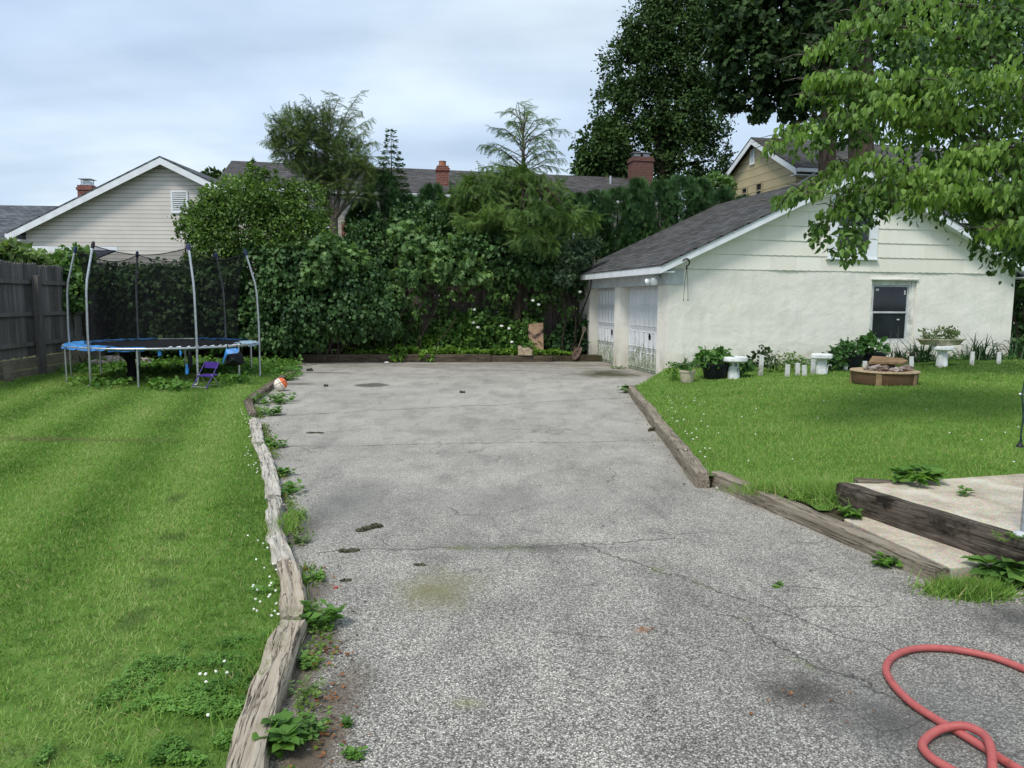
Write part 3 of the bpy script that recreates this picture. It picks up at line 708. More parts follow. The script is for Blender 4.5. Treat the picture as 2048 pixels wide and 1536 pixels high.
beam('landscape_timber', 'long grey-brown timber forming the lowest step edge at the right', T2a, T2b, .125, .15, M['tie_grey'], RG, 9, .0, .007, nx=60)
beam('landscape_timber', 'blackened thick timber forming the upper step edge at the landing', T3a, T3b, .13, .185, M['tie_dark'], RG, 10, .0, .008, nx=60)
beam('landscape_timber', 'short grey timber at the back of the concrete landing beside the grass', G(1712, 959, .275), G(1800, 962, .275), .12, .14, M['tie_brown'], RG, 11)
BG_ = 'timbers holding the planting bed at the end of the driveway'
def bedp(t, z): p = bedL.lerp(bedR, t); return (p.x, p.y, z)
beam('landscape_timber', 'leftmost damp brown timber holding the back planting bed', bedp(0, .23), bedp(.34, .225), .16, .25, M['tie_bed'], BG_, 12)
beam('landscape_timber', 'middle damp brown timber holding the back planting bed', bedp(.343, .215), bedp(.66, .215), .16, .25, M['tie_bed'], BG_, 13)
beam('landscape_timber', 'rightmost damp brown timber holding the back planting bed, half buried in leaf litter', bedp(.663, .18), bedp(.88, .17), .16, .22, M['tie_bed'], BG_, 14)

# concrete step tread and landing
tr = [G(1600, 998, .085), G(1690, 990, .085), G(1990, 1128, .085), G(1902, 1136, .085)]
mb = MB(); mb.prism([(p.x, p.y) for p in tr], 'z', -.02, .085)
tag(mb.build('step_tread', M['concrete'], bevel=.008), kind='structure')
ld = [T3a + _n * .9, G(1754, 967, .268), G(2043, 947, .268), G(2500, 912, .268), G(2800, 1150, .268), T3b + _n * .9]
mb = MB(); mb.prism([(p.x, p.y) for p in ld], 'z', .02, .268)
tag(mb.build('landing', M['concrete'], bevel=.006), kind='structure')
mb = MB(); mb.prism([tl[0], tl[1], tl[2], (T2a.lerp(T2b, .6).x + .05, T2a.lerp(T2b, .6).y), (ls0.x + .2, ls0.y), (8, 6.2), (8, 9), (4.2, 15.4)], 'z', -.03, .085); tag(mb.build('soil', M['soil']), kind='structure')
# planting bed behind the driveway
mb = MB(); bw = [(bedL.x - 1.2, bedL.y - .0), (bedL.x, bedL.y + .08), (bedR.x + .8, bedR.y + .1), (4.2, 23.2), (-11.5, 20.9), (-9.5, 19.6)]
mb.prism(bw, 'z', -.03, .17); tag(mb.build('planting_bed', M['soil']), kind='structure')

# ------------------------------------------------------------------ garage
GWD, GDP, EZ, PKS, PKZ = 8.8, 6.5, 2.42, 4.40, 4.62
gar = thing('garage', 'low cream stucco two-car garage with charcoal shingle roof at the right of the driveway', 'garage', tuple(GO), GA)
SL = .464
def roofz(s): return 4.67 - SL * abs(s - PKS)
def wallz(s): return roofz(s) - .045
PKZ = wallz(PKS)
mb = MB()
ws, we, wz0, wz1 = 4.93, 6.11, .74, 2.22           # window opening
TH = .25
def wslab(s0, s1, z0, z1, t0=0.0, t1=TH): mb.box(s0, t0, z0, s1, t1, z1)
# near wall as one gridded sheet with the opening left out, gently uneven like hand-trowelled stucco
xs = sorted(set(list(np.round(np.linspace(0, ws, 40), 4)) + list(np.round(np.linspace(ws, we, 11), 4)) + list(np.round(np.linspace(we, GWD, 24), 4))))
zs = sorted(set(list(np.round(np.linspace(-.05, wz0, 8), 4)) + list(np.round(np.linspace(wz0, wz1, 14), 4)) + [2.30, EZ]))
def wv(s, z):
    e = min(1, s / .15) * min(1, (GWD - s) / .2)
    bul = -.028 * math.exp(-(z / .45) ** 2) * e
    win = .0 if (ws - .05 < s < we + .05 and wz0 - .05 < z < wz1 + .05) else 1
    return bul + win * e * .018 * mn.noise(Vector((s * 1.6, z * 1.9, 2)))
idx = {}
for i, s in enumerate(xs):
    for j, z in enumerate(zs):
        idx[i, j] = len(mb.v); mb.v.append((float(s), wv(s, z), float(z)))
for i in range(len(xs) - 1):
    for j in range(len(zs) - 1):
        sm, zm = (xs[i] + xs[i + 1]) / 2, (zs[j] + zs[j + 1]) / 2
        if ws < sm < we and wz0 < zm < wz1: continue
        mb.f.append((idx[i, j], idx[i + 1, j], idx[i + 1, j + 1], idx[i, j + 1]))
mb.add([(ws, 0, wz0), (we, 0, wz0), (we, .13, wz0), (ws, .13, wz0), (ws, 0, wz1), (we, 0, wz1), (we, .13, wz1), (ws, .13, wz1)], [(0, 1, 2, 3), (4, 7, 6, 5), (0, 3, 7, 4), (1, 5, 6, 2)])
# gable core, far walls
mb.prism([(0.003, EZ), (GWD - .003, EZ), (GWD - .003, wallz(0)), (PKS, PKZ), (.003, wallz(0))], 'y', .03, .2)
mb.prism([(0.2, -.05), (GWD, -.05), (GWD, wallz(0)), (PKS, PKZ), (0.2, wallz(.2))], 'y', GDP - .2, GDP)
mb.box(GWD - .2, .2, -.05, GWD, GDP - .2, EZ)
# piers of the front wall
def pier(t0, t1):
    n0 = len(mb.v); mb.box(0, t0, -.05, .34, t1, 2.06)
pier(.002, .60); pier(3.02, 3.40); pier(5.50, 6.498)
mb.box(.30, .60, -.05, .5, .62, 2.06)
gw = mb.build('wall', M['stucco'], gar, local=True, smooth=True)
# gable cladding courses with wavy lower edges
mb = MB(); course = .322; z = EZ - .015; r2 = random.Random(3)
kk = 0
while z < PKZ - .3:
    z1 = z + course
    def edges(zz): return max(0.0, (zz - wallz(0)) / SL), min(GWD, GWD - (zz - wallz(0)) / SL)
    s = edges(max(z, EZ))[0] - .0; send = edges(max(z, EZ))[1]
    off = r2.uniform(0, .5)
    cuts = [s] + [c for c in np.arange(s - off, send, .62).tolist() if s + .15 < c < send - .15] + [send]
    for c0, c1 in zip(cuts[:-1], cuts[1:]):
        c1 -= .0025; nseg = max(2, int((c1 - c0) / .06)); lo = []; hi = []
        for i in range(nseg + 1):
            q = c0 + (c1 - c0) * i / nseg
            lo.append((q, z + .006 * math.sin(q * 31 + kk) + .004 * mn.noise(Vector((q * 9, kk, 0)))))
            hi.append((q, max(z + .012, min(z1 + .02, wallz(q) - .004))))
        o = len(mb.v)
        for (q, zz) in lo: mb.v.append((q, -.022, zz))
        for (q, zz) in hi: mb.v.append((q, -.004, zz))
        for (q, zz) in lo: mb.v.append((q, .02, zz))
        m_ = nseg + 1
        for i in range(nseg):
            mb.f.append((o + i, o + i + 1, o + m_ + i + 1, o + m_ + i)); mb.f.append((o + i + 1, o + i, o + 2 * m_ + i, o + 2 * m_ + i + 1))
        mb.f.append((o, o + m_, o + 2 * m_)); mb.f.append((o + nseg, o + 2 * m_ + nseg, o + m_ + nseg))
    z = z1; kk += 1
mb.build('gable_cladding', M['cream_shingle'], gar, local=True)
# roof slabs, with a curling shingle edge
OV, OE = .28, .33
mb = MB()
for sgn, s_e in ((-1, -OE), (1, GWD + OE)):
    z_e = roofz(s_e)
    y0, y1 = -OV - .03, GDP + OV
    a = [(PKS, y0, roofz(PKS)), (s_e, y0, z_e), (s_e, y1, z_e), (PKS, y1, roofz(PKS))]
    mb.add(a + [(x, y, zz - .035) for x, y, zz in a], [(0, 1, 2, 3), (7, 6, 5, 4), (0, 4, 5, 1), (1, 5, 6, 2), (2, 6, 7, 3)])
rf = mb.build('roof', M['shingle'], gar, local=True); uv_roof(rf)
mb = MB()   # ridge cap
mb.prism([(PKS - .16, roofz(PKS - .16) + .004), (PKS, roofz(PKS) + .018), (PKS + .16, roofz(PKS + .16) + .004), (PKS, roofz(PKS) - .01)], 'y', -OV - .032, GDP + OV)
rc = mb.build('ridge_cap', M['shingle'], rf, local=True); uv_roof(rc)
# rake boards: two steps, fascia, header
mb = MB()
for d0, d1, y0, y1 in ((.036, .19, -OV - .005, -OV + .025), (.06, .155, -OV + .026, -.001)):
    for sgn in (0, 1):
        e = -OE + .015 if sgn == 0 else GWD + OE - .015
        mb.prism([(e, roofz(e) - d0), (PKS, roofz(PKS) - d0), (PKS, roofz(PKS) - d1), (e, roofz(e) - d1)], 'y', y0, y1)
mb.build('rake_board', M['white'], gar, local=True)
mb = MB()
z_e = roofz(-OE) - .036
mb.box(-OE + .012, -OV + .026, z_e - .15, -OE + .037, GDP + OV - .03, z_e)
mb.box(-OE + .038, -OV + .03, z_e - .13, -.001, GDP + OV - .03, z_e - .105)
z_r = roofz(GWD + OE) - .036
mb.build('fascia', M['white'], gar, local=True); mb = MB()
mb.box(GWD + OE - .037, -OV + .026, z_r - .15, GWD + OE - .012, GDP + OV - .03, z_r)
mb.box(GWD + .001, -OV + .03, z_r - .13, GWD + OE - .038, GDP + OV - .03, z_r - .105)
mb.build('fascia', M['white'], gar, local=True)
mb = MB(); mb.box(-.035, -.02, 2.062, .31, GDP - .004, 2.40)
mb.box(-.042, -.028, 2.060, -.0355, -.0, 2.405)
mb.build('header_board', M['greywhite'], gar, local=True)
mb = MB(); mb.box(.002, .002, 2.402, .3, GDP - .004, wallz(0) - .02); mb.build('frieze', M['white'], gar, local=True)
# sectional doors
def gdoor(t0, t1):
    mb = MB(); X = .27; rows = 4; cols = 8; H = 2.06
    mb.box(X, t0, -.02, X + .04, t1, H)
    rh = (H - .02) / rows
    for r_ in range(rows):
        z0 = .02 + r_ * rh
        mb.box(X - .012, t0 + .01, z0 + .006, X - .0005, t1 - .01, z0 + rh - .006)   # section skin
        cw = (t1 - t0 - .06) / cols
        for c in range(cols):
            a, b2 = t0 + .03 + c * cw + .035, t0 + .03 + (c + 1) * cw - .035
            q0, q1 = z0 + .06, z0 + rh - .06
            # raised panel: bevelled frame and field
            o = len(mb.v)
            mb.v += [(X - .0125, a, q0), (X - .0125, b2, q0), (X - .0125, b2, q1), (X - .0125, a, q1),
                     (X - .034, a + .014, q0 + .014), (X - .034, b2 - .014, q0 + .014), (X - .034, b2 - .014, q1 - .014), (X - .034, a + .014, q1 - .014),
                     (X - .014, a + .03, q0 + .03), (X - .014, b2 - .03, q0 + .03), (X - .014, b2 - .03, q1 - .03), (X - .014, a + .03, q1 - .03),
                     (X - .022, a + .05, q0 + .05), (X - .022, b2 - .05, q0 + .05), (X - .022, b2 - .05, q1 - .05), (X - .022, a + .05, q1 - .05)]
            for L_ in range(3):
                for i in range(4): mb.f.append((o + L_ * 4 + i, o + L_ * 4 + (i + 1) % 4, o + L_ * 4 + 4 + (i + 1) % 4, o + L_ * 4 + 4 + i))
            mb.f.append((o + 12, o + 13, o + 14, o + 15))
    d = mb.build('garage_door', M['door'], gar, local=True)
    mb = MB(); tc_ = (t0 + t1) / 2 - .25
    mb.box(X - .05, tc_ - .05, .86, X - .027, tc_ + .05, .885); mb.box(X - .06, tc_ - .012, .80, X - .027, tc_ + .012, .94)
    mb.build('handle', M['black'], d, local=True)
gdoor(.62, 3.018); gdoor(3.402, 5.498)
# double-hung window
mb = MB()
def frame(mb, s0, s1, z0, z1, wd, t0, t1): mb.box(s0, t0, z0, s0 + wd, t1, z1); mb.box(s1 - wd, t0, z0, s1, t1, z1); mb.box(s0 + wd, t0, z0, s1 - wd, t1, z0 + wd); mb.box(s0 + wd, t0, z1 - wd, s1 - wd, t1, z1)
frame(mb, 4.98, 6.02, .80, 2.16, .045, .07, .135)
mb.box(ws - .03, -.035, wz1 + .002, we + .03, .10, wz1 + .035)        # drip cap
mb.box(ws + .002, .02, wz0 + .002, we - .002, .13, wz0 + .058)          # sill
mb.box(6.022, .05, .80, we - .003, .12, wz1 - .002); mb.box(ws + .003, .06, .80, 4.978, .12, wz1 - .002)
mb.box(4.98, .07, 2.162, 6.02, .125, wz1 - .002)
win = mb.build('window', M['white_dirty'], gar, local=True, bevel=.004)
for (z0, z1, t0) in ((1.475, 2.113, .095), (.847, 1.505, .078)):
    mb = MB(); frame(mb, 5.027, 5.973, z0, z1, .035, t0, t0 + .022); sh = mb.build('sash', M['greywhite'], win, local=True)
mb = MB(); mb.box(5.06, .10, .88, 5.94, .106, 2.08); mb.build('pane', M['glass'], win, local=True)
mb = MB(); mb.box(5.11, .094, 1.98, 5.19, .0955, 2.03); mb.box(5.86, .094, 1.9, 5.90, .0955, 2.0); mb.box(5.70, .077, 1.31, 5.77, .0785, 1.34)
mb.build('sticker', plain('paper_sticker', (.55, .56, .55), .6), win, local=True)
# gable window
mb = MB(); frame(mb, 3.74, 4.97, 2.70, 4.06, .20, -.055, -.024); mb.box(3.70, -.085, 2.66, 5.01, -.024, 2.698)
gwn = mb.build('gable_window', M['white'], gar, local=True, bevel=.004)
mb = MB(); mb.box(3.941, -.045, 2.901, 4.769, -.035, 3.859); mb.build('pane', M['glass'], gwn, local=True)
mb = MB(); mb.box(3.941, -.052, 3.36, 4.769, -.0455, 3.40); frame(mb, 3.941, 4.769, 2.901, 3.859, .03, -.052, -.0455); mb.build('sash', M['greywhite'], gwn, local=True)
# twin flood lamp under the eave
fl = MB(); fl.lathe([(.0, -.03), (.07, -.03), (.07, .0), (.04, .03), (0, .04)], 16, (-.09, .42, 2.24)); f0 = fl.build('flood_lamp', M['greywhite'], gar, local=True, smooth=True)
for (a, sgn) in ((.47, 1), (.78, -1)):
    mb = MB(); c0 = Vector((-.10, .42, 2.23)); tip = Vector((-.26, .42 - sgn * .20, 2.12)); d = (tip - c0)
    mb.tube([c0, c0 + d * .3, c0 + d * .45, c0 + d * .62, c0 + d * .9, c0 + d, c0 + d * 1.03], [.022, .025, .042, .045, .082, .078, .001], 16)
    mb.build('lamp_head', M['white'], f0, local=True, smooth=True)

# hanging hook with chains on the rake board
hk = thing('plant_hook', 'black iron hook with two thin chains hanging at the garage gable corner', 'hook', tuple(W(.2, -.33, 2.0)))
mb = MB(); P0 = W(.22, -.315, 2.42)
cv = [P0 + gu * (.075 * math.cos(a)) + Vector((0, 0, .10 + .075 * math.sin(a))) for a in np.linspace(R(160), R(-80), 12)]
mb.tube(cv + [P0 + gu * .02 + Vector((0, 0, -.05))], [.014] * 4 + [.019] * 9, 8); mb.box(0, 0, 0, 0, 0, 0) if False else None
mb.build('hook', M['black'], hk, smooth=True)
for k in (-1, 1):
    mb = MB(); mb.tube([P0 + gu * .02 + Vector((0, 0, -.05)), P0 + gu * (.02 + k * .03) + Vector((0, 0, -.25)), P0 + gu * (.02 + k * .05) + Vector((0, 0, -.66)), P0 + gu * (.02 + k * .05) + Vector((0, 0, -.70))], [.005, .005, .005, .012], 6)
    mb.build('chain', M['black'], hk, smooth=True)

# ------------------------------------------------------------------ fences
def picket_run(mb, a, b_, z0, z1, w_=.10, th=.018, dog=True, r=rnd, gap=.006):
    a = Vector((*a, 0)); b_ = Vector((*b_, 0)); L = (b_ - a).length; d = (b_ - a) / L; n = Vector((-d.y, d.x, 0))
    k = int(L / w_)
    for i in range(k):
        s0 = i * w_ + r.uniform(0, gap); s1 = (i + 1) * w_ - gap; zt = z1 + r.uniform(-.025, .025); off = r.uniform(-.006, .006); tl_ = r.uniform(-.008, .008)
        q = []
        pr = [(s0, z0 + r.uniform(0, .03)), (s1, z0 + r.uniform(0, .03)), (s1 + tl_, zt - .03), ((s0 + s1) / 2 + .02 + tl_, zt), ((s0 + s1) / 2 - .02 + tl_, zt), (s0 + tl_, zt - .03)]
        for o_ in (off, off + th):
            for (s, z) in pr: p = a + d * s + n * o_; q.append((p.x, p.y, z))
        m_ = len(pr)
        mb.add(q, [tuple(range(m_)), tuple(range(m_, 2 * m_))[::-1]] + [(i2, i2 + m_, (i2 + 1) % m_ + m_, (i2 + 1) % m_) for i2 in range(m_)])
def rail(mb, a, b_, z, off, h=.085, th=.04):
    a = Vector((*a, 0)); b_ = Vector((*b_, 0)); d = (b_ - a).normalized(); n = Vector((-d.y, d.x, 0))
    q = [a + n * off, b_ + n * off, b_ + n * (off + th), a + n * (off + th)]
    mb.add([(p.x, p.y, z) for p in q] + [(p.x, p.y, z + h) for p in q], [(0, 3, 2, 1), (4, 5, 6, 7), (0, 1, 5, 4), (1, 2, 6, 5), (2, 3, 7, 6), (3, 0, 4, 7)])
LF0, LF1 = (-9.65, 9.0), (-10.75, 19.9)
lf = thing('picket_fence', 'weathered grey wooden stockade fence with rails along the left side of the yard', 'fence', (LF0[0], LF0[1], 0))
mb = MB(); picket_run(mb, LF0, LF1, .42, 2.42); mb.build('picket_panel', M['fence'], lf)
for zz in (.66, 1.30, 1.98):
    mb = MB(); rail(mb, LF0, LF1, zz, -.045); mb.build('rail', M['fence'], lf)
for yy in (11.2, 13.6, 16.0, 18.3):
    xx = LF0[0] + (LF1[0] - LF0[0]) * (yy - LF0[1]) / (LF1[1] - LF0[1]) + .10
    mb = MB(); mb.box(xx - .01, yy - .065, -.05, xx + .12, yy + .065, 2.16); mb.build('post', M['fence'], lf, bevel=.008)
for zz in (-.04, .20):
    mb = MB(); rail(mb, (LF0[0] + .0, LF0[1]), (LF1[0], LF1[1]), zz, -.12, .225, .06); mb.build('kick_board', M['tie_grey'], lf)
mb = MB(); p = G(10, 770); mb.box(-9.92, 14.35, -.05, -9.80, 14.47, .42); mb.build('post', M['tie_grey'], lf, bevel=.008)
BF0, BF1 = (-10.75, 20.15), (4.3, 22.75)
bf = thing('picket_fence', 'dark brown wooden fence half hidden by vines at the back of the yard', 'fence', (BF0[0], BF0[1], .1))
mb = MB(); picket_run(mb, BF0, BF1, .15, 2.2, .115); mb.build('picket_panel', M['fence_back'], bf)
for zz in (.55, 1.25, 1.92):
    mb = MB(); rail(mb, BF0, BF1, zz, -.045); mb.build('rail', M['fence_back'], bf)
for k in range(7):
    t_ = .04 + k * .155; xx = BF0[0] + (BF1[0] - BF0[0]) * t_; yy = BF0[1] + (BF1[1] - BF0[1]) * t_ - .1
    mb = MB(); mb.box(xx - .05, yy - .1, .1, xx + .05, yy + .0, 2.22); mb.build('post', M['fence_back'], bf)

# ------------------------------------------------------------------ trampoline
TX, TY, TR, TZ = -7.30, 15.55, 1.84, .75
tp = thing('trampoline', 'round garden trampoline with torn blue padding and a sagging black safety net', 'trampoline', (TX, TY, .03))
def tpt(a, r, z): return Vector((TX + r * math.cos(R(a)), TY + r * math.sin(R(a)), z))
PA = [252, 312, 12, 72, 132, 187]
mb = MB(); mb.tube([tpt(a, TR, TZ) for a in range(0, 360, 6)], .024, 8, closed=True); mb.build('rim', M['steel'], tp, smooth=True)
mb = MB(); mb.lathe([(0.0, TZ - .006), (TR - .34, TZ - .006), (TR - .32, TZ), (TR - .34, TZ + .006), (0, TZ + .006)], 64, (TX, TY, 0))
M['net'] = plain('black_fabric', (.010, .010, .012), .8)
mb.build('mat', M['net'], tp)
mb = MB()
for a in range(0, 360, 5): mb.tube([tpt(a, TR - .32, TZ), tpt(a, TR - .01, TZ)], .010, 5)
mb.build('springs', M['steel'], tp)
M['blue'] = plain('blue_vinyl', (.04, .20, .50), .45, var=.3, scale=6, bump=.3)
M['blue_pale'] = plain('faded_blue_vinyl', (.32, .48, .60), .6, var=.3, scale=8)
def pad(a0, a1, r0, r1, z, m, seed, jag=.1):
    mb = MB(); k = int((a1 - a0) / 2) + 1
    for i in range(k + 1):
        a = a0 + (a1 - a0) * i / k
        j = 1 - (jag * 3 * max(0, mn.noise(Vector((a * .09, seed, 0)))) if True else 0)
        e = min(1, min(i, k - i) / 3 + .15)
        rr = [r1 + .03, r1 + .015, r1 - .02, (r0 + r1) / 2, r1 - (r1 - r0) * j * e]
        zz = [z - .045, z + .0, z + .022, z + .03, z + .014]
        for r_, h in zip(rr, zz): mb.v.append(tuple(tpt(a + rnd.uniform(-.4, .4), r_ + .01 * mn.noise(Vector((a * .2, r_ * 5, seed))), h + .022 * mn.noise(Vector((a * .25, r_ * 4, seed + 3))))))
    for i in range(k):
        for q in range(4): mb.f.append((i * 5 + q, i * 5 + q + 1, i * 5 + 6 + q, i * 5 + 5 + q))
    return mb.build('edge_pad', m, tp, smooth=True)
pad(160, 262, 1.42, TR, TZ + .01, M['blue'], 1); pad(263, 284, 1.60, TR - .03, TZ, M['blue'], 2, .25)
pad(352, 372, 1.45, TR, TZ + .01, M['blue_pale'], 3, .2); pad(45, 95, 1.45, TR, TZ + .01, M['blue'], 4); pad(120, 158, 1.45, TR, TZ + .01, M['blue'], 6)
# white tatters on the bare rim
mb = MB()
for a in range(296, 352, 5):
    c = tpt(a + rnd.uniform(-1, 1), TR - .02, TZ + .026); d = tpt(a + 2.6, TR - .02, TZ + .03) - c
    mb.add([c, c + d, c + d * .9 + Vector((0, .05, .015)), c + d * .1 + Vector((0, .06, .01))], [(0, 1, 2, 3)])
mb.build('pad_tatter', plain('torn_white_lining', (.6, .65, .66), .8), tp)
tops = []
for k, a in enumerate(PA):
    ground = .03
    leg = [tpt(a - 3.0, TR + .03, ground + .012), tpt(a - .6, TR + .045, ground + .02), tpt(a, TR + .045, ground + .09), tpt(a, TR + .045, TZ)]
    mb = MB(); mb.tube(leg, .022, 10); mb.build('leg', M['steel'], tp, smooth=True)
    top = [tpt(a, TR + .048, TZ - .08), tpt(a, TR + .05, TZ + .35), tpt(a, TR + .03, 1.78), tpt(a, TR + .0, 2.02), tpt(a, TR - .17, 2.66)]
    mb = MB(); mb.tube(top, .023, 10); pole = mb.build('net_pole', M['steel'], tp, smooth=True)
    mb = MB(); e = top[-1]; d = (top[-1] - top[-2]).normalized(); mb.tube([e - d * .05, e + d * .03, e + d * .075, e + d * .085], [.034, .034, .026, .002], 10)
    mb.build('pole_cap', plain('navy_cap', (.02, .03, .09), .5) if k else M['black'], pole, smooth=True)
    tops.append(e)
for a in (222, 280, 342, 42, 102, 160):
    mb = MB(); mb.tube([tpt(a, TR, .03), tpt(a, TR, TZ)], .020, 8); mb.build('leg', M['steel'], tp, smooth=True)
for a in (282, 342, 42, 102, 160, 222):
    pass
# net: translucent weave hung from the pole tops to the mat edge
t = NT('safety_net_weave'); o_ = t.obj()
br = t.n('BsdfDiffuse', Color=(.012, .012, .014, 1)); trn = t.n('BsdfTransparent')
fld = t.noise(o_, 2.5, 4)
fac = t.ramp(fld, [(.3, .36), (.7, .56)])
M['weave'] = t.shader(t.n('MixShader', i0=fac, i1=trn.outputs[0], i2=br.outputs[0]).outputs[0])
mb = MB(); NU, NV = 96, 12
def ptop(a):
    for k in range(6):
        a0 = PA[k]; a1 = PA[(k + 1) % 6] + (360 if PA[(k + 1) % 6] <= a0 else 0); aa = a if a >= a0 else a + 360
        if a0 <= aa < a1:
            f = (aa - a0) / (a1 - a0); sag = .15 * 4 * f * (1 - f) * (1 + .3 * math.sin(k * 2.1))
            p = tops[k].lerp(tops[(k + 1) % 6], f); p = p + (Vector((TX, TY, p.z)) - p) * (.06 * 4 * f * (1 - f)); p.z -= sag; return p
for i in range(NU):
    a = (i * 360 / NU + PA[0]) % 360; T_ = ptop(a); B_ = tpt(a, TR - .36, TZ + .01)
    for j in range(NV + 1):
        v = j / NV; p = B_.lerp(T_, v); c = Vector((TX, TY, p.z))
        p = p + (c - p) * (.05 * math.sin(math.pi * v) + .02 * mn.noise(Vector((math.cos(R(a)) * 4, math.sin(R(a)) * 4, v * 3)))); mb.v.append(tuple(p))
for i in range(NU):
    for j in range(NV):
        q = ((i + 1) % NU); mb.f.append((i * (NV + 1) + j, q * (NV + 1) + j, q * (NV + 1) + j + 1, i * (NV + 1) + j + 1))
net = mb.build('safety_net', M['weave'], tp, smooth=True)
mb = MB(); mb.tube([mb_ for mb_ in [Vector(ptop((i * 4 + PA[0]) % 360)) for i in range(90)]], .009, 5, closed=True); mb.build('net_rope', M['net'], net)
# gathered strips of netting and straps hanging under the mat
mb = MB(); q0 = V(242, 700, 15.0); q1 = V(262, 722, 15.0); q2 = V(264, 745, 15.0); q3 = V(258, 768, 14.8)
mb.tube([q0, q1, q2, q3], [.05, .085, .085, .11], 10); mb.build('hanging_net', M['net'], tp, smooth=True)
for (px, y0, y1, Y, r_, m) in ((360, 700, 711, 14.0, .022, 'blue'), (373, 728, 748, 13.9, .035, 'blue'), (379, 700, 735, 14.2, .05, 'net'), (210, 697, 707, 13.9, .012, 'net'), (328, 697, 708, 13.7, .012, 'net'), (270, 697, 705, 13.65, .010, 'net'), (318, 700, 712, 14.2, .04, 'blue')):
    mb = MB(); a = V(px, y0, Y); b2 = V(px + 1, y1, Y); mb.tube([a, a.lerp(b2, .5) + Vector((.01, 0, 0)), b2], [r_ * .5, r_, r_ * .8], 8)
    mb.build('hanging_strap', M[m], tp, smooth=True)
# bag on the rim
bgo = thing('hanging_bag', 'torn black mesh pouch with a blue flap hung on the trampoline rim', 'bag', tuple(V(466, 736, 14.3)))
mb = MB(); pr = [(449, 706), (452, 722), (447, 731), (466, 734), (484, 728), (481, 712), (475, 704)]
q = [V(x, y, 14.22) for x, y in pr]; cc = V(466, 720, 14.0)
o = len(mb.v); mb.v += [tuple(p) for p in q] + [tuple(p + Vector((0, .14, 0))) for p in q] + [tuple(cc)]
nq = len(q)
mb.f += [(i, (i + 1) % nq, 2 * nq) for i in range(nq)] + [(i, i + nq, (i + 1) % nq + nq, (i + 1) % nq) for i in range(nq)]
mb.build('pouch', M['net'], bgo, smooth=True)
mb = MB(); q = [V(452, 697, 14.1), V(478, 696, 14.12), V(476, 706, 14.03), V(455, 708, 14.03), V(447, 726, 14.18), V(444, 729, 14.2), V(448, 712, 14.14)]
mb.v = [tuple(p) for p in q]; mb.f = [(0, 1, 2, 3), (0, 3, 6), (3, 4, 5, 6)]; mb.build('flap', M['blue'], bgo)
mb = MB()
for x in (455, 474): mb.tube([V(x, 689, 14.05), V(x, 699, 14.1)], .010, 6)
mb.build('strap', M['net'], bgo)

# ------------------------------------------------------------------ folding chair
M['purple'] = plain('purple_plastic', (.055, .025, .20), .45, var=.1)
cp0 = G(410, 776, .03); ch = thing('folding_chair', "small purple child's folding chair in front of the trampoline", 'chair', (cp0.x, cp0.y, .03), R(-24))
def lbox(mb, x0, y0, z0, x1, y1, z1): mb.box(x0, y0, z0, x1, y1, z1)
mb = MB(); mb.prism([(-.02, .215), (.19, .235), (.19, .25), (-.02, .232)], 'x', -.165, .165); mb.build('seat', M['purple'], ch, local=True, bevel=.006)
mb = MB(); mb.prism([(.155, .36), (.178, .355), (.205, .475), (.185, .48)], 'x', -.16, .16); mb.build('backrest', M['purple'], ch, local=True, bevel=.008)
for k in (-1, 1):
    mb = MB(); mb.tube([(k * .175, -.15, .0), (k * .175, .0, .2), (k * .172, .20, .48)], .010, 8); mb.build('leg', M['purple'], ch, local=True, smooth=True)
    mb = MB(); mb.tube([(k * .155, .20, .0), (k * .155, .06, .22), (k * .155, .02, .25)], .010, 8); mb.build('leg', M['steel'], ch, local=True, smooth=True)
mb = MB(); mb.tube([(-.175, -.13, .03), (.175, -.13, .03)], .008, 8); mb.tube([(-.155, .185, .03), (.155, .185, .03)], .008, 8); mb.build('stretcher', M['steel'], ch, local=True, smooth=True)

# ------------------------------------------------------------------ ball
t = NT('two_tone_ball'); o_ = t.obj(); x, y, z = t.xyz(o_)
pan = t.math('GREATER_THAN', t.math('ADD', t.math('MULTIPLY', x, .8), t.math('ADD', t.math('MULTIPLY', z, .55), t.math('MULTIPLY', y, .35))), .03)
col = t.mix(pan, (.80, .72, .62), (.72, .16, .06))
ln = None
for (a, b_, c) in ((.8, .35, .55), (-.4, .25, .9), (.45, -.9, .1)):
    L_ = math.sqrt(a * a + b_ * b_ + c * c); d = t.math('ABSOLUTE', t.math('ADD', t.math('MULTIPLY', x, a / L_), t.math('ADD', t.math('MULTIPLY', y, b_ / L_), t.math('MULTIPLY', z, c / L_))))
    ln = d if ln is None else t.math('MINIMUM', ln, d)
col = t.mix(t.math('LESS_THAN', ln, .0045), col, (.02, .02, .02))
M['ball'] = t.end(col, .6, None, .3)
bp = G(558, 781, .02); mb = MB(); mb.lump((0, 0, 0), .122, .122, .122, 0, 0, 32, 20)
bl = mb.build('basketball', M['ball'], None, local=True, smooth=True); bl.location = (bp.x, bp.y + .1, .122)
tag(bl, 'white and orange basketball lying at the left edge of the driveway', 'ball')

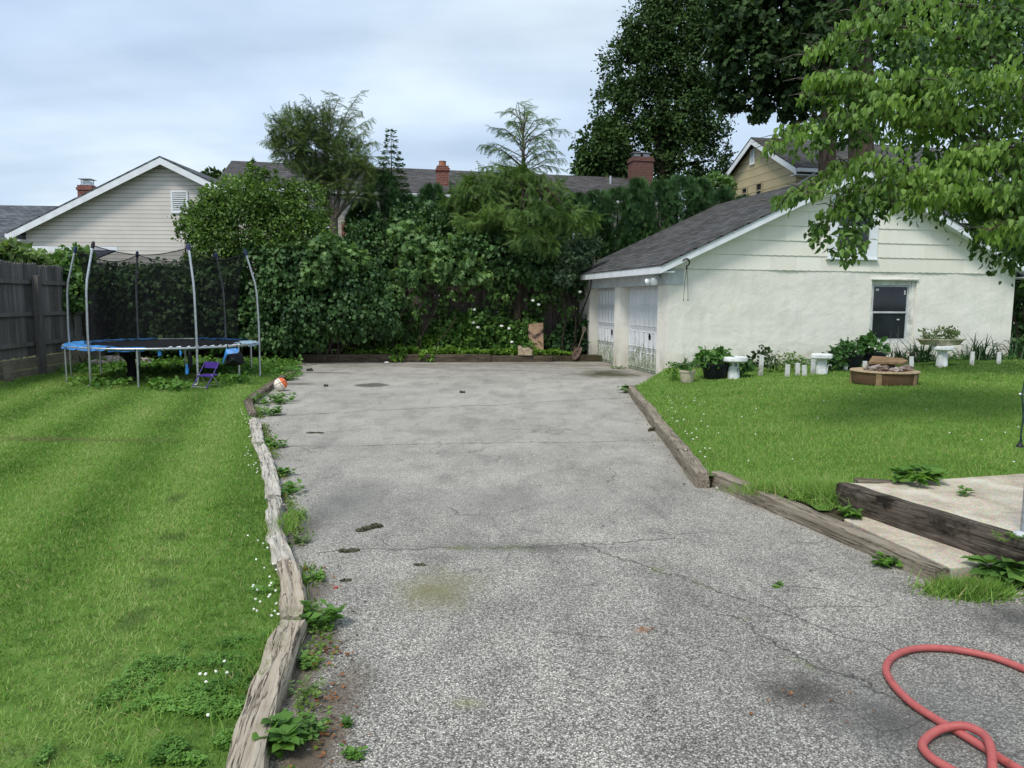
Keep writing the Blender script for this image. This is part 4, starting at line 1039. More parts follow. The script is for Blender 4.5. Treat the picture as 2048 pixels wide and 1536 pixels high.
# ------------------------------------------------------------------ hose
def smooth_path(pts, k=8):
    out = []
    for i in range(len(pts) - 1):
        p0 = pts[max(0, i - 1)]; p1 = pts[i]; p2 = pts[i + 1]; p3 = pts[min(len(pts) - 1, i + 2)]
        for j in range(k):
            t_ = j / k; out.append(.5 * ((2 * p1) + (p2 - p0) * t_ + (2 * p0 - 5 * p1 + 4 * p2 - p3) * t_ * t_ + (3 * p1 - p0 - 3 * p2 + p3) * t_ ** 3))
    out.append(pts[-1]); return out
hp = [(2330, 1460, 0), (2180, 1398, 0), (2048, 1338, 0), (1980, 1313, 0), (1900, 1298, 0), (1835, 1297, 0), (1790, 1311, 0), (1772, 1337, 0), (1786, 1368, 0), (1822, 1405, 0), (1870, 1437, 0), (1920, 1466, 0), (1966, 1494, 0), (2011, 1523, 0), (2070, 1560, 0), (2120, 1610, 0), (2090, 1680, 0), (2010, 1670, 0), (1986, 1590, .0), (1984, 1540, .02), (1979, 1510, .036), (1962, 1483, .034), (1925, 1466, .030), (1885, 1462, .010), (1856, 1474, 0), (1845, 1493, 0), (1864, 1516, 0), (1900, 1538, 0), (1960, 1575, 0), (2050, 1650, .036), (2140, 1720, 0)]
t = NT('red_rubber'); nn = t.noise(t.obj(), 14, 7, .75)
M['hose'] = t.end(t.ramp(nn, [(.30, (.22, .060, .050)), (.42, (.38, .085, .080)), (.75, (.46, .125, .115))]), .55, None, .35)
mb = MB(); mb.tube(smooth_path([G(x, y, .019) + Vector((0, 0, h)) for x, y, h in hp]), .0165, 12)
tag(mb.build('garden_hose', M['hose'], smooth=True), 'red rubber garden hose looped on the asphalt at the lower right corner', 'hose')

# ------------------------------------------------------------------ pole with hanging light string at the right edge
pb = G(2053, 1072, .268)
pp = thing('metal_pole', 'galvanised metal pole standing on the concrete landing at the right edge', 'pole', (pb.x, pb.y, .268))
mb = MB(); mb.tube([(pb.x, pb.y, .268), (pb.x, pb.y, 2.6)], .036, 16); mb.build('shaft', plain('dull_zinc', (.42, .44, .47), .5, .5, var=.2, scale=25), pp, smooth=True)
mb = MB(); mb.lathe([(.0, 0), (.07, 0), (.07, .012), (.04, .03), (0, .03)], 20, (pb.x, pb.y, .2685)); mb.build('foot', M['greywhite'], pp, smooth=True)
ls = thing('light_string', 'dark green light cord with an empty black socket hanging by the metal pole', 'light string', tuple(V(2042, 890, pb.y)))
mb = MB(); Yp = pb.y - .02
pts = [Vector((pb.x - .03, pb.y, V(2062, 690, Yp).z + .03)), V(2064, 696, Yp), V(2050, 760, Yp), V(2045, 788, Yp), V(2046, 830, Yp), V(2043, 862, Yp), V(2040, 884, Yp)]
mb.tube(smooth_path(pts, 6), .0045, 6); p2 = smooth_path([p + Vector((.008 * (-1) ** i, -.006, 0)) for i, p in enumerate(pts)], 6); mb.tube(p2, .0035, 6)
mb.build('cord', plain('green_cord', (.02, .05, .035), .6), ls)
mb = MB(); e = V(2040, 888, Yp); mb.lathe([(0, .014), (.008, .014), (.012, .0), (.02, -.008), (.022, -.018), (0, -.02)], 14, tuple(e)); mb.build('socket', M['black'], ls, smooth=True)
mb = MB(); e = V(2042, 788, Yp); mb.lump(tuple(e), .014, .006, .006, 3, .2); mb.build('clip', M['white'], ls)
#@@PART3
# ------------------------------------------------------------------ foliage materials
M['lf_pot'] = leafmat('pot_plant_leaf', (.05, .14, .03), (.14, .28, .07))
M['lf_mint'] = leafmat('mint_leaf', (.035, .10, .03), (.10, .22, .06))
M['lf_lily'] = leafmat('daylily_leaf', (.018, .05, .022), (.06, .13, .05), .15)
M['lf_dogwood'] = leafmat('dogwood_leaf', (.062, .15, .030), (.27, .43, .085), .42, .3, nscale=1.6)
M['lf_dogwood_in'] = leafmat('dogwood_inner_leaf', (.035, .09, .024), (.15, .27, .055), .25, .3, nscale=1.3)  # darker copy of the dogwood leaf, crown shade put into its colour
M['lf_maple'] = leafmat('maple_leaf', (.020, .046, .020), (.070, .125, .042), .22, .12)
M['lf_ivytree'] = leafmat('ivy_tree_leaf', (.028, .060, .020), (.085, .15, .045), .15, .10, nscale=.5)
M['lf_hedge'] = leafmat('arborvitae_spray', (.026, .072, .028), (.085, .175, .058), .12, .2, nscale=1.4)
M['lf_privet'] = leafmat('privet_leaf', (.040, .095, .022), (.18, .30, .065), .3, .3, nscale=.9, tip=(.20, .32, .06))
M['lf_cedar'] = leafmat('cedar_spray', (.035, .075, .028), (.17, .24, .065), .15, .2, nscale=.9)
M['lf_hemlock'] = leafmat('hemlock_spray', (.030, .080, .024), (.17, .275, .065), .3, .2, nscale=.9)
M['lf_vine'] = leafmat('vine_leaf', (.035, .10, .030), (.16, .29, .065), .25, .3, nscale=1.2)
M['lf_vine_dark'] = leafmat('dark_vine_leaf', (.022, .066, .026), (.105, .205, .060), .2, .3, nscale=1.2)
M['lf_grape'] = leafmat('grape_leaf', (.060, .14, .045), (.20, .33, .11), .3, .3, nscale=1.2)
M['lf_silver'] = leafmat('silver_leaf', (.055, .11, .055), (.16, .24, .13), .2, .3)
M['lf_weed'] = leafmat('weed_leaf', (.06, .16, .025), (.17, .33, .06), .35, .25, nscale=3)
M['lf_bed'] = leafmat('bed_weed_leaf', (.055, .15, .034), (.19, .34, .075), .3, .25, nscale=2)
M['lf_pale'] = leafmat('pale_leaf', (.12, .20, .06), (.26, .36, .14), .35, .25)
M['lf_sprig'] = leafmat('bright_ground_cover', (.075, .18, .022), (.20, .36, .05), .35, .25, nscale=2)

def stems(mb, base, tips, r=.004):
    for t_ in tips: mb.tube([base, base.lerp(t_, .5) + Vector((0, 0, .02)), t_], [r, r * .8, r * .4], 5)
def bushy(parent, name, c, rx, ry, rz, n, size, m, shape='leaf', **k):
    P, D, N = crown([(c[0], c[1], c[2], rx, ry, rz)], n, **k)
    return leaves(name, P, D, N, size * rng.uniform(.6, 1.25, len(P)), shape, m, parent)

# ------------------------------------------------------------------ garden in front of the garage wall
def pot(px, py, r, h, label, m, kind, plant):
    p = FR(px, py, r + .06); t_ = thing('plant_pot', label, 'plant pot', tuple(p))
    mb = MB(); mb.lathe([(0, 0), (r * .74, 0), (r * .78, .01), (r * .93, h * .84), (r * 1.02, h * .85), (r * 1.04, h), (r * .95, h), (r * .9, h * .9), (0, h * .88)], 28, tuple(p))
    mb.build('pot', m, t_, smooth=True)
    plant(t_, p + Vector((0, 0, h)), r); return t_
M['cream_plastic'] = plain('cream_plastic', (.52, .46, .34), .6, var=.1)
M['black_plastic'] = plain('black_plastic', (.008, .010, .014), .5)
def pl_small(t_, c, r): bushy(t_, 'plant', c + Vector((0, 0, .08)), .15, .15, .11, 130, .075, M['lf_pot'])
def pl_long(t_, c, r):
    bushy(t_, 'plant', c + Vector((-.03, 0, .10)), .27, .22, .16, 520, .12, M['lf_pot'], droop=.5)
def pl_mint(t_, c, r): bushy(t_, 'plant', c + Vector((-.06, 0, .06)), .28, .22, .17, 620, .085, M['lf_mint'], 'broad')
def pl_big(t_, c, r): bushy(t_, 'plant', c + Vector((0, 0, .10)), .25, .2, .20, 120, .17, M['lf_mint'], 'broad')
pot(1374, 765, .15, .24, 'small cream flower pot with a young plant beside the garage door corner', M['cream_plastic'], 0, pl_small)
pot(1430, 757, .27, .30, 'black nursery pot with trailing green plant, left of the first white pedestal', M['black_plastic'], 0, pl_long)
pot(1698, 740, .26, .34, 'black nursery pot overflowing with dense mint-like leaves below the window', M['black_plastic'], 0, pl_mint)
pot(1745, 737, .26, .34, 'black nursery pot with large-leaved plant, right one of the two below the window', M['black_plastic'], 0, pl_big)
M['pedestal'] = plain('painted_concrete', (.70, .72, .73), .6, var=.12, scale=9, bump=.25)
def pedestal(px, py, label, hex_, rt, h):
    p = FR(px, py, rt + .03); t_ = thing('garden_pedestal', label, 'pedestal', tuple(p), 0, 'white concrete pedestals along the garage wall')
    mb = MB(); mb.lathe([(0, -.05), (.115, -.05), (.11, .1), (.095, h - .14), (.10, h - .10), (0, h - .10)], 24, tuple(p)); mb.build('column', M['pedestal'], t_, smooth=True)
    mb = MB(); mb.lathe([(0, h - .10), (rt * .86, h - .10), (rt, h - .075), (rt, h - .02), (rt * .96, h), (0, h)], 6 if hex_ else 32, tuple(p), .03); mb.build('top', M['pedestal'], t_, smooth=not hex_, bevel=.008 if hex_ else 0)
    return p
pedestal(1467, 757, 'white concrete pedestal with thin round top, leftmost along the garage wall', False, .25, .42)
pedestal(1642, 748, 'white concrete pedestal with hexagonal top, between the stakes and the black pots', True, .22, .40)
p3 = pedestal(1883, 733, 'grey-white concrete pedestal standing under the oval planter', True, .23, .44)
tr_ = thing('planter_trough', 'oval cream planter trough with thin weedy plants, resting on the right pedestal', 'planter', tuple(p3 + Vector((0, .0, .46))))
mb = MB(); seg = 32
for (k_, z_) in ((.78, 0), (.82, .005), (.97, .10), (1.03, .105), (1.05, .13), (.98, .13), (.94, .11)):
    for i in range(seg):
        a = 2 * math.pi * i / seg; mb.v.append((p3.x - .03 + .5 * k_ * math.cos(a), p3.y + .05 + .19 * k_ * math.sin(a), p3.z + .46 + z_))
for j in range(6):
    for i in range(seg): mb.f.append((j * seg + i, j * seg + (i + 1) % seg, (j + 1) * seg + (i + 1) % seg, (j + 1) * seg + i))
mb.f.append(tuple(range(seg))); mb.f.append(tuple(6 * seg + i for i in range(seg)))
mb.build('trough', plain('mossy_cream_plastic', (.40, .37, .27), .7, var=.2), tr_, smooth=True)
bushy(tr_, 'plant', p3 + Vector((-.03, .05, .46 + .20)), .46, .16, .12, 420, .075, leafmat('dull_weed_leaf', (.06, .10, .05), (.16, .22, .10)), droop=-.3)
# white wooden edging stakes
t = NT('white_stake_paint'); o_ = t.obj(); nn = t.noise(o_, 16, 5, .7); zz_ = t.xyz(o_)[2]
col = t.ramp(nn, [(.32, (.40, .40, .37)), (.5, (.60, .61, .61)), (.7, (.68, .69, .70))])
col = t.mix(t.math('MULTIPLY', t.ramp(zz_, [(.0, .9), (.16, 0.0)]), t.ramp(nn, [(.35, 1.0), (.6, .4)])), col, (.17, .17, .10))
M['stake'] = t.end(col, .8, t.bump(nn, .3, .01), .2)
mb = MB(); mb.box(-.042, -.018, -.10, .042, .018, .30); st0 = None
stk = [(1521, 752, .41, 0, 'tall white stake, leftmost of the row, right of the first pedestal'), (1574, 754, .24, .1, 'short white stake, second from the left in the edging row'), (1595, 752, .25, -.1, 'white stake, third from the left in the edging row'),
       (1609, 753, .22, 0, 'white stake, fourth from the left, close to its neighbour'), (1625, 749, .30, .3, 'tilted white stake just left of the hexagonal pedestal'), (1690, 742, .20, .1, 'short white stake below the mint pot'),
       (1729, 744, .22, 0, 'white stake directly behind the round fire pit'), (1774, 728, .2, 0, 'pale stake among the stems right of the black pots'), (1823, 737, .25, 0, 'white stake just right of the fire pit rim'), (1880, 736, .26, .05, 'white stake in front of the oval planter pedestal'),
       (1943, 731, .30, 0, 'white stake right of the oval planter, second from the right end'), (1997, 729, .27, 0, 'white stake at the right end of the row beside the garage corner')]
for i, (x, y, h, rz, lab) in enumerate(stk):
    p = FR(x, y, .45)
    if st0 is None: o = st0 = mb.build('garden_stake', M['stake'], None, local=True, bevel=.004)
    else: o = st0.copy(); COL.objects.link(o)
    o.location = (p.x, p.y, p.z + h - .30); o.rotation_euler = (rnd.uniform(-.04, .04), rnd.uniform(-.06, .06), rz); tag(o, lab, 'stake', 'white wooden edging stakes in front of the garage')
p = GR(1654, 750); mb = MB(); mb.tube([p, p + Vector((.01, 0, .17)), p + Vector((.03, 0, .2)), p + Vector((.075, .02, .2)), p + Vector((.085, .02, .17))], .007, 6)
tag(mb.build('wire_hoop', M['stake'], smooth=True), 'bent white wire hoop right of the hexagonal pedestal', 'wire hoop')
# fire pit
M['wicker'] = None
t = NT('brown_wicker'); o_ = t.obj(); x, y, z = t.xyz(o_)
ang = t.math('ARCTAN2', y, x)
wv_ = t.math('MULTIPLY', t.math('SINE', t.math('MULTIPLY', ang, 120.0)), t.math('SINE', t.math('MULTIPLY', z, 420.0)))
nn = t.noise(o_, 5, 4)
col = t.mix(t.ramp(wv_, [(.2, .0), (.8, 1.0)]), (.16, .092, .05), (.33, .20, .115)); col = t.mix(.5, col, t.ramp(nn, [(.3, .6), (.7, 1.2)]), 'MULTIPLY')
M['wicker'] = t.end(col, .7, t.bump(wv_, .5, .01), .2)
t = NT('tan_slat_rim'); o_ = t.obj(); x, y, z = t.xyz(o_); ang = t.math('ARCTAN2', y, x)
sl_ = t.math('LESS_THAN', t.math('FRACT', t.math('MULTIPLY', ang, 9.0)), .07); nn = t.noise(o_, 9, 4)
M['pitrim'] = t.end(t.mix(sl_, t.ramp(nn, [(.3, (.33, .235, .14)), (.7, (.47, .36, .23))]), (.10, .07, .04)), .7, None, .2)
fp_ = GR(1767, 774); fp_ = fp_ * ((fp_.y + .5) / fp_.y); fpt = thing('fire_pit', 'low round brown wicker fire pit with a slatted tan rim on the lawn', 'fire pit', tuple(fp_))
fz = float(zr(fp_.x, fp_.y)) - .015; fpt.location.z = fz; fpt.scale = (.88, .88, .95)
mb = MB(); mb.lathe([(0, .03), (.57, .03), (.585, .05), (.60, .235), (0, .235)], 48); o = mb.build('bowl', M['wicker'], fpt, local=True, smooth=True)
mb = MB(); mb.lathe([(.36, .237), (.50, .235), (.60, .238), (.63, .250), (.62, .268), (.50, .276), (.42, .270), (.36, .25)], 64); mb.build('rim', M['pitrim'], fpt, local=True, smooth=True)
for a in (-125, -55, 20, 90, 160):
    ca, sa = math.cos(R(a)), math.sin(R(a)); mb = MB()
    mb.add([(ca * .585 - sa * e * .05, sa * .585 + ca * e * .05, z_) for e in (-1, 1) for z_ in (-.04, .234)] + [(ca * .612 - sa * e * .05, sa * .612 + ca * e * .05, z_) for e in (-1, 1) for z_ in (-.04, .234)], [(0, 1, 3, 2), (4, 6, 7, 5), (0, 4, 5, 1), (2, 3, 7, 6), (0, 2, 6, 4), (1, 5, 7, 3)])
    mb.build('leg', plain('tan_wood', (.30, .20, .11), .7), fpt, local=True, bevel=.006)
M['rock'] = plain('pale_pink_rock', (.34, .29, .26), .85, var=.3, scale=14, bump=.5); M['rock2'] = plain('brown_rock', (.20, .145, .12), .85, var=.3, scale=14, bump=.5)
mb = MB(); rk = [(-.28, -.22, .10, .06, 0), (-.17, -.30, .10, .06, 1), (.0, -.36, .09, .035, 2), (.12, -.30, .08, .04, 3), (.32, -.22, .13, .06, 4), (.40, -.05, .09, .05, 5), (-.38, -.05, .08, .06, 6), (.18, .2, .15, .06, 7)]
for i, (x, y, s, h, sd) in enumerate(rk):
    mb = MB(); mb.lump((fp_.x + x * .85, fp_.y + y * .85, fz + .265 + h * .6), s, s * .7, h, sd, .6, 9, 6)
    tag(mb.build('rock', M['rock2'] if i in (1, 4, 7) else M['rock']), ['pale rock at the left of the fire pit', 'brown rock beside the pale one in the fire pit', 'flat pale rock at the front of the fire pit', 'small pale rock under the board front edge', 'brown long rock at the right of the fire pit', 'pale rock at the right rim of the fire pit', 'pale rock at the left rim of the fire pit', 'brown rock under the board at the back of the fire pit'][i], 'rock', 'rocks lying in the fire pit')
mb = MB(); bd = [(-.42, -.12), (-.12, .34), (.40, .22), (.46, .04), (.26, -.14), (-.0, -.10)]
o = len(mb.v)
for dz in (0, .035):
    for (x, y) in bd: mb.v.append((fp_.x + x * .85 + .02, fp_.y + y * .85, fz + .36 + dz + .18 * (y + .12) - .06 * (x - .2) * 0))
nb = len(bd); mb.f = [tuple(range(nb))[::-1], tuple(range(nb, 2 * nb))] + [(i, (i + 1) % nb, (i + 1) % nb + nb, i + nb) for i in range(nb)]
tag(mb.build('board', wood_mat('brown_board', (.13, .08, .04), (.24, .155, .085), (.32, .22, .13), 2, 14, .3)), 'jagged brown wooden board lying across the rocks on the fire pit', 'board')
# daylilies and low plants along the wall
def strap_plant(name, label, px, py, n, L, wd, m, cat, dx=.1, group=None, lean=.8):
    p = FR(px, py, .28); P = np.tile([p.x, p.y, p.z], (n, 1)) + rng.normal(size=(n, 3)) * [dx, dx * .6, .01]
    mb = MB()
    for q in P:
        a = rng.uniform(0, 6.28); l = L * rng.uniform(.6, 1.15); dr = rng.uniform(.35, 1.1) * lean; sd = Vector((-math.sin(a), math.cos(a), 0)); pts = []
        for i in range(7):
            u = i / 6; r_ = l * (u * .62 * dr + .12 * u * u); z_ = l * (u * 1.05 - dr * .62 * u * u * 1.25)
            pts.append(Vector((q[0] + r_ * math.cos(a), q[1] + r_ * math.sin(a), q[2] + max(.005, z_))))
        o = len(mb.v)
        for i, c in enumerate(pts):
            w_ = wd * (1 - (i / 6) ** 2.2) * .5 + .001
            mb.v += [tuple(c - sd * w_ + Vector((0, 0, .003))), tuple(c + Vector((0, 0, -.004))), tuple(c + sd * w_ + Vector((0, 0, .003)))]
        for i in range(6):
            for k in (0, 1): mb.f.append((o + i * 3 + k, o + i * 3 + k + 1, o + i * 3 + 4 + k, o + i * 3 + 3 + k))
    return tag(mb.build(name, m, smooth=True), label, cat, group)
DL = 'daylily clumps at the foot of the garage wall'
strap_plant('daylily', 'dark arching daylily clump right of the black pots', 1800, 727, 34, .55, .03, M['lf_lily'], 'plant', .12, DL)
strap_plant('daylily', 'tall dense daylily clump left of the oval planter', 1845, 724, 60, .75, .032, M['lf_lily'], 'plant', .16, DL)
strap_plant('daylily', 'dark daylily clump right of the oval planter pedestal', 1930, 718, 60, .75, .032, M['lf_lily'], 'plant', .22, DL)
strap_plant('daylily', 'big sprawling daylily clump at the right end of the garage wall', 1985, 714, 70, .85, .034, M['lf_lily'], 'plant', .25, DL)
strap_plant('daylily', 'shaded daylily clump past the garage corner at the right edge', 2035, 712, 50, .8, .034, M['lf_lily'], 'plant', .2, DL)
for i, (px, py, h, lab) in enumerate(((1775, 730, .75, 'thin dry stem standing right of the black pots'), (1790, 728, .85, 'tall thin dry stem left of the leaning rod'))):
    p = FR(px, py, .15); mb = MB(); mb.tube([p, p + Vector((.02, 0, h * .5)), p + Vector((.03, 0, h))], [.006, .005, .003], 5); tag(mb.build('dry_stem', M['bark_grey']), lab, 'stem')
p = FR(1840, 727, .3); q = V(1822, 668, p.y); q = q - gm * ((q - GO).dot(gm) + .03); mb = MB(); mb.tube([p, q], [.008, .006], 6); mb.lump(tuple(q), .02, .02, .02, 1, .1, 8, 6)
tag(mb.build('leaning_rod', M['black']), 'thin dark rod leaning on the wall right of the window', 'rod')
def low_plant(name, label, px, py, r, h, n, size, m, shape='broad', group=None, dz=0.0, up=.8):
    p = FR(px, py, r * .7) if px > 1200 and py < 960 else G(px, py, .02)
    P, D, N = crown([(p.x, p.y, p.z + h * .55 + dz, r, r, h * .5)], n, up=up, shell=(.3, 1), sub=5)
    return tag(leaves(name, P, D, N, size * rng.uniform(.6, 1.2, len(P)), shape, m), label, 'plant', group)
low_plant('leafy_plant', 'low leafy plant between the first pedestal and the tall stake', 1480, 755, .22, .35, 150, .11, M['lf_mint'])
low_plant('leafy_plant', 'purplish-green round-leaved plant behind the tall left stake', 1525, 744, .30, .50, 120, .11, leafmat('dark_round_leaf', (.03, .055, .03), (.09, .14, .06)))
low_plant('leafy_plant', 'yellow-green small plant behind the second and third stakes', 1580, 745, .25, .4, 150, .08, M['lf_pale'])
low_plant('leafy_plant', 'small-leaved plant at the foot of the garage corner left of the cream pot', 1343, 762, .14, .40, 130, .06, M['lf_weed'], 'leaf')
low_plant('leafy_plant', 'broad dark leaf plant between hexagonal pedestal and black pots', 1668, 742, .25, .35, 90, .16, M['lf_mint'])
# ground cover at the wall foot
P = []
for _ in range(1900):
    s = rng.uniform(.1, 8.8); q = W(s, -rng.uniform(.02, .45) * (1.0 if s > 1.2 else .6), 0); P.append((q.x, q.y, float(zr(q.x, q.y)) + rng.uniform(.02, .13)))
P = np.array(P); n = len(P)
tag(leaves('ground_cover', P, rng.normal(size=(n, 3)) * [1, 1, .5], np.tile([0, 0, 1.], (n, 1)) + rng.normal(size=(n, 3)) * .5, rng.uniform(.04, .09, n), 'leaf', M['lf_mint']), 'low green ground cover along the foot of the garage wall', 'ground cover', kind='stuff')

# ------------------------------------------------------------------ weeds along the edges
def weed(label, px, py, r, h, n, size, m, shape='leaf', group='weeds between the left timbers and the asphalt', name='weed', z=.0):
    p = G(px, py, z); k = max(3, n // 9)
    P = []; D = []; N = []
    for i in range(k):                                 # upright leafy shoots
        a = rng.uniform(0, 6.28); rr = r * math.sqrt(rng.random()); hh = h * rng.uniform(.5, 1.05) * (1 - .4 * rr / r)
        lx, ly = rr * math.cos(a), rr * math.sin(a)
        for j in range(max(2, n // k)):
            u = rng.uniform(.15, 1); b_ = j * 2.4 + a
            P.append((p.x + lx * (.6 + .6 * u), p.y + ly * (.6 + .6 * u), p.z + hh * u)); D.append((math.cos(b_), math.sin(b_), rng.uniform(-.1, .8) * u)); N.append((-.3 * math.cos(b_), -.3 * math.sin(b_), 1))
    P, D, N = map(np.array, (P, D, N))
    return tag(leaves(name, P, D, N + rng.normal(size=N.shape) * .25, size * rng.uniform(.6, 1.2, len(P)), shape, m), label, 'weed', group)
weed('tall broad-leaved weed at the very bottom beside the nearest timber', 575, 1500, .075, .16, 60, .075, M['lf_weed'], 'broad')
weed('clover-like low weed right of the bottom broad-leaved weed', 600, 1465, .11, .07, 170, .028, M['lf_bed'], 'broad')
weed('wispy seedy weed tuft between the nearest timber and bare soil', 612, 1395, .09, .10, 170, .022, M['lf_pale'])
weed('dark low weed tuft above the wispy one by the nearest timber', 618, 1330, .07, .06, 130, .030, M['lf_bed'])
weed('bushy bright weed with long leaves by the knotted timber end', 640, 1255, .09, .17, 120, .06, M['lf_weed'], 'leaf')
weed('small reddish-green weed tuft right of the short split timber', 622, 1160, .08, .07, 110, .035, M['lf_weed'])
weed('yellow-green weed strip right of the silvery timber', 598, 1085, .08, .07, 150, .03, M['lf_pale'])
weed('low green weed beside the bleached silvery timber', 590, 1035, .09, .07, 150, .035, M['lf_weed'])
weed('leafy green rosette right of the pale cracked timber', 573, 985, .13, .10, 120, .06, M['lf_weed'], 'broad')
weed('bright green rosette beside the upper half of the cracked timber', 562, 950, .11, .09, 100, .055, M['lf_weed'], 'broad')
weed('bright green weed where two pale timbers meet', 545, 895, .14, .13, 130, .06, M['lf_weed'], 'broad')
weed('bright green weed at the broken timber end near the crack', 540, 830, .16, .18, 130, .07, M['lf_weed'], 'broad')
weed('large bushy green weed patch in front of the ball', 545, 806, .36, .20, 330, .07, M['lf_weed'], 'broad')
weed('green weed tuft right behind the ball', 572, 760, .28, .20, 220, .07, M['lf_bed'], 'broad')
weed('thin weed row in the asphalt crack at the bottom', 695, 1450, .03, .05, 70, .02, M['lf_weed'])
weed('small weed tuft in the crack at the bottom edge', 708, 1515, .04, .06, 60, .03, M['lf_weed'])
weed('tiny yellow-green weed in a crack of the open asphalt', 1552, 1172, .035, .03, 26, .03, M['lf_weed'], 'leaf', 'weeds on the right side of the driveway')
weed('small dandelion-like weed at the front of the long step timber', 1775, 1130, .075, .09, 60, .07, M['lf_weed'], 'leaf', 'weeds on the right side of the driveway')
weed('narrow-leaved weed growing on the concrete step tread', 1700, 1036, .06, .10, 40, .08, M['lf_weed'], 'leaf', 'weeds on the right side of the driveway', z=.085)
weed('dark broad-leaved dock weed at the corner of the upper step', 2010, 1160, .14, .17, 110, .12, M['lf_bed'], 'broad', 'weeds on the right side of the driveway')
weed('bright green weed by the front end of the decayed timber', 1247, 785, .15, .18, 90, .07, M['lf_weed'], 'leaf', 'weeds on the right side of the driveway')
weed('leafy weed at the joint of the two right-hand timbers', 1412, 950, .12, .10, 120, .05, M['lf_pale'], 'leaf', 'weeds on the right side of the driveway')
weed('weed tuft at the foot of the garage pier', 1237, 738, .2, .12, 120, .05, M['lf_bed'], 'leaf', 'weeds on the right side of the driveway')
weed('broad leafy weed at the back edge of the landing', 1820, 958, .20, .14, 90, .11, M['lf_weed'], 'broad', 'weeds on the right side of the driveway', z=.29)
weed('thin little weed in the crack of the concrete landing', 1925, 990, .05, .09, 26, .06, M['lf_bed'], 'leaf', 'weeds on the right side of the driveway', z=.268)
weed('yellow-green moss cushion on the upper step timber by the pole', 2020, 1078, .10, .02, 200, .018, M['lf_sprig'], 'leaf', 'weeds on the right side of the driveway', z=.278)
def tuft(label, px, py, rx, ry, n, L, m, z=0.0, cat='grass tuft'):
    p = G(px, py, z); P = np.tile([p.x, p.y, p.z], (n, 1)) + rng.normal(size=(n, 3)) * [rx * .45, ry * .45, 0]
    D = np.stack([rng.normal(0, .7, n), rng.normal(0, .7, n), np.ones(n)], 1); N = rng.normal(size=(n, 3)) * [1, 1, .3]
    return tag(leaves('grass_tuft', P, D, N, L * rng.uniform(.5, 1.2, n), 'blade', m, None, .006), label, cat)
tuft('bright grass tuft on the asphalt before the end of the step timbers', 1940, 1188, .27, .12, 1900, .11, M['grass_right'])
tuft('long grass tuft hanging over the lower step beside the upper timber', 1655, 990, .36, .24, 2200, .15, M['grass_right'], .13)
tuft('long grass at the inner edge of the long step timber', 1575, 985, .45, .14, 1800, .12, M['grass_right'], .10)
tuft('long grass along the left side of the nearest timber', 520, 1330, .10, .5, 900, .09, M['grass_left'], .03)
tuft('long grass tuft beside the bleached silvery timber', 560, 1060, .12, .35, 800, .09, M['grass_left'], .03)
tuft('tall grass at the foot of the left fence post', 100, 742, .5, .25, 900, .20, M['grass_left'], .03)
Pw = []
for i in range(len(LOG) - 2):
    a, b_ = LOG[i], LOG[i + 1]; d = b_ - a
    for _ in range(int(330 * d.length)):
        u = rng.random(); off = .09 + abs(rng.normal()) * .055; q = a.lerp(b_, u)
        if mn.noise(Vector((q.x * 3, q.y * 2.4, 2))) > -.15: Pw.append((q.x + off, q.y, .005 + .05 * rng.random() ** 2))
Pw = np.array(Pw); n = len(Pw)
tag(leaves('ground_cover', Pw, rng.normal(size=(n, 3)) * [1, 1, .6] + [0, 0, .25], np.tile([0, 0, 1.], (n, 1)) + rng.normal(size=(n, 3)) * .5, rng.uniform(.014, .036, n), 'leaf', leafmat('edge_weed_leaf', (.07, .15, .025), (.20, .30, .06), nscale=4, tip=(.30, .17, .06))), 'patchy strip of tiny weeds along the foot of the left timbers', 'ground cover', kind='stuff')
# dry leaves, clods, stones
M['dry'] = leafmat('dry_brown_leaf', (.16, .06, .025), (.34, .15, .06), .1, .1)
P = []
for (px, py, k, rx, ry) in ((655, 1310, 34, .05, .06), (640, 1150, 22, .06, .06), (668, 1175, 4, .03, .03), (630, 1240, 8, .05, .05), (660, 1400, 30, .06, .10), (665, 1480, 26, .06, .08), (1285, 1262, 5, .04, .03), (1620, 1395, 12, .15, .08)):
    p = G(px, py)
    for _ in range(k): P.append((p.x + rng.normal() * rx, p.y + rng.normal() * ry, .012))
P = np.array(P); n = len(P)
tag(leaves('leaf_litter', P, rng.normal(size=(n, 3)) * [1, 1, .15], np.tile([0, 0, 1.], (n, 1)) + rng.normal(size=(n, 3)) * .35, rng.uniform(.012, .032, n), 'leaf', M['dry']), 'dry reddish-brown leaf litter along the driveway edges', 'leaf litter', kind='stuff')
M['clod'] = plain('mossy_clod', (.055, .055, .030), .95, var=.5, scale=60, bump=.6)
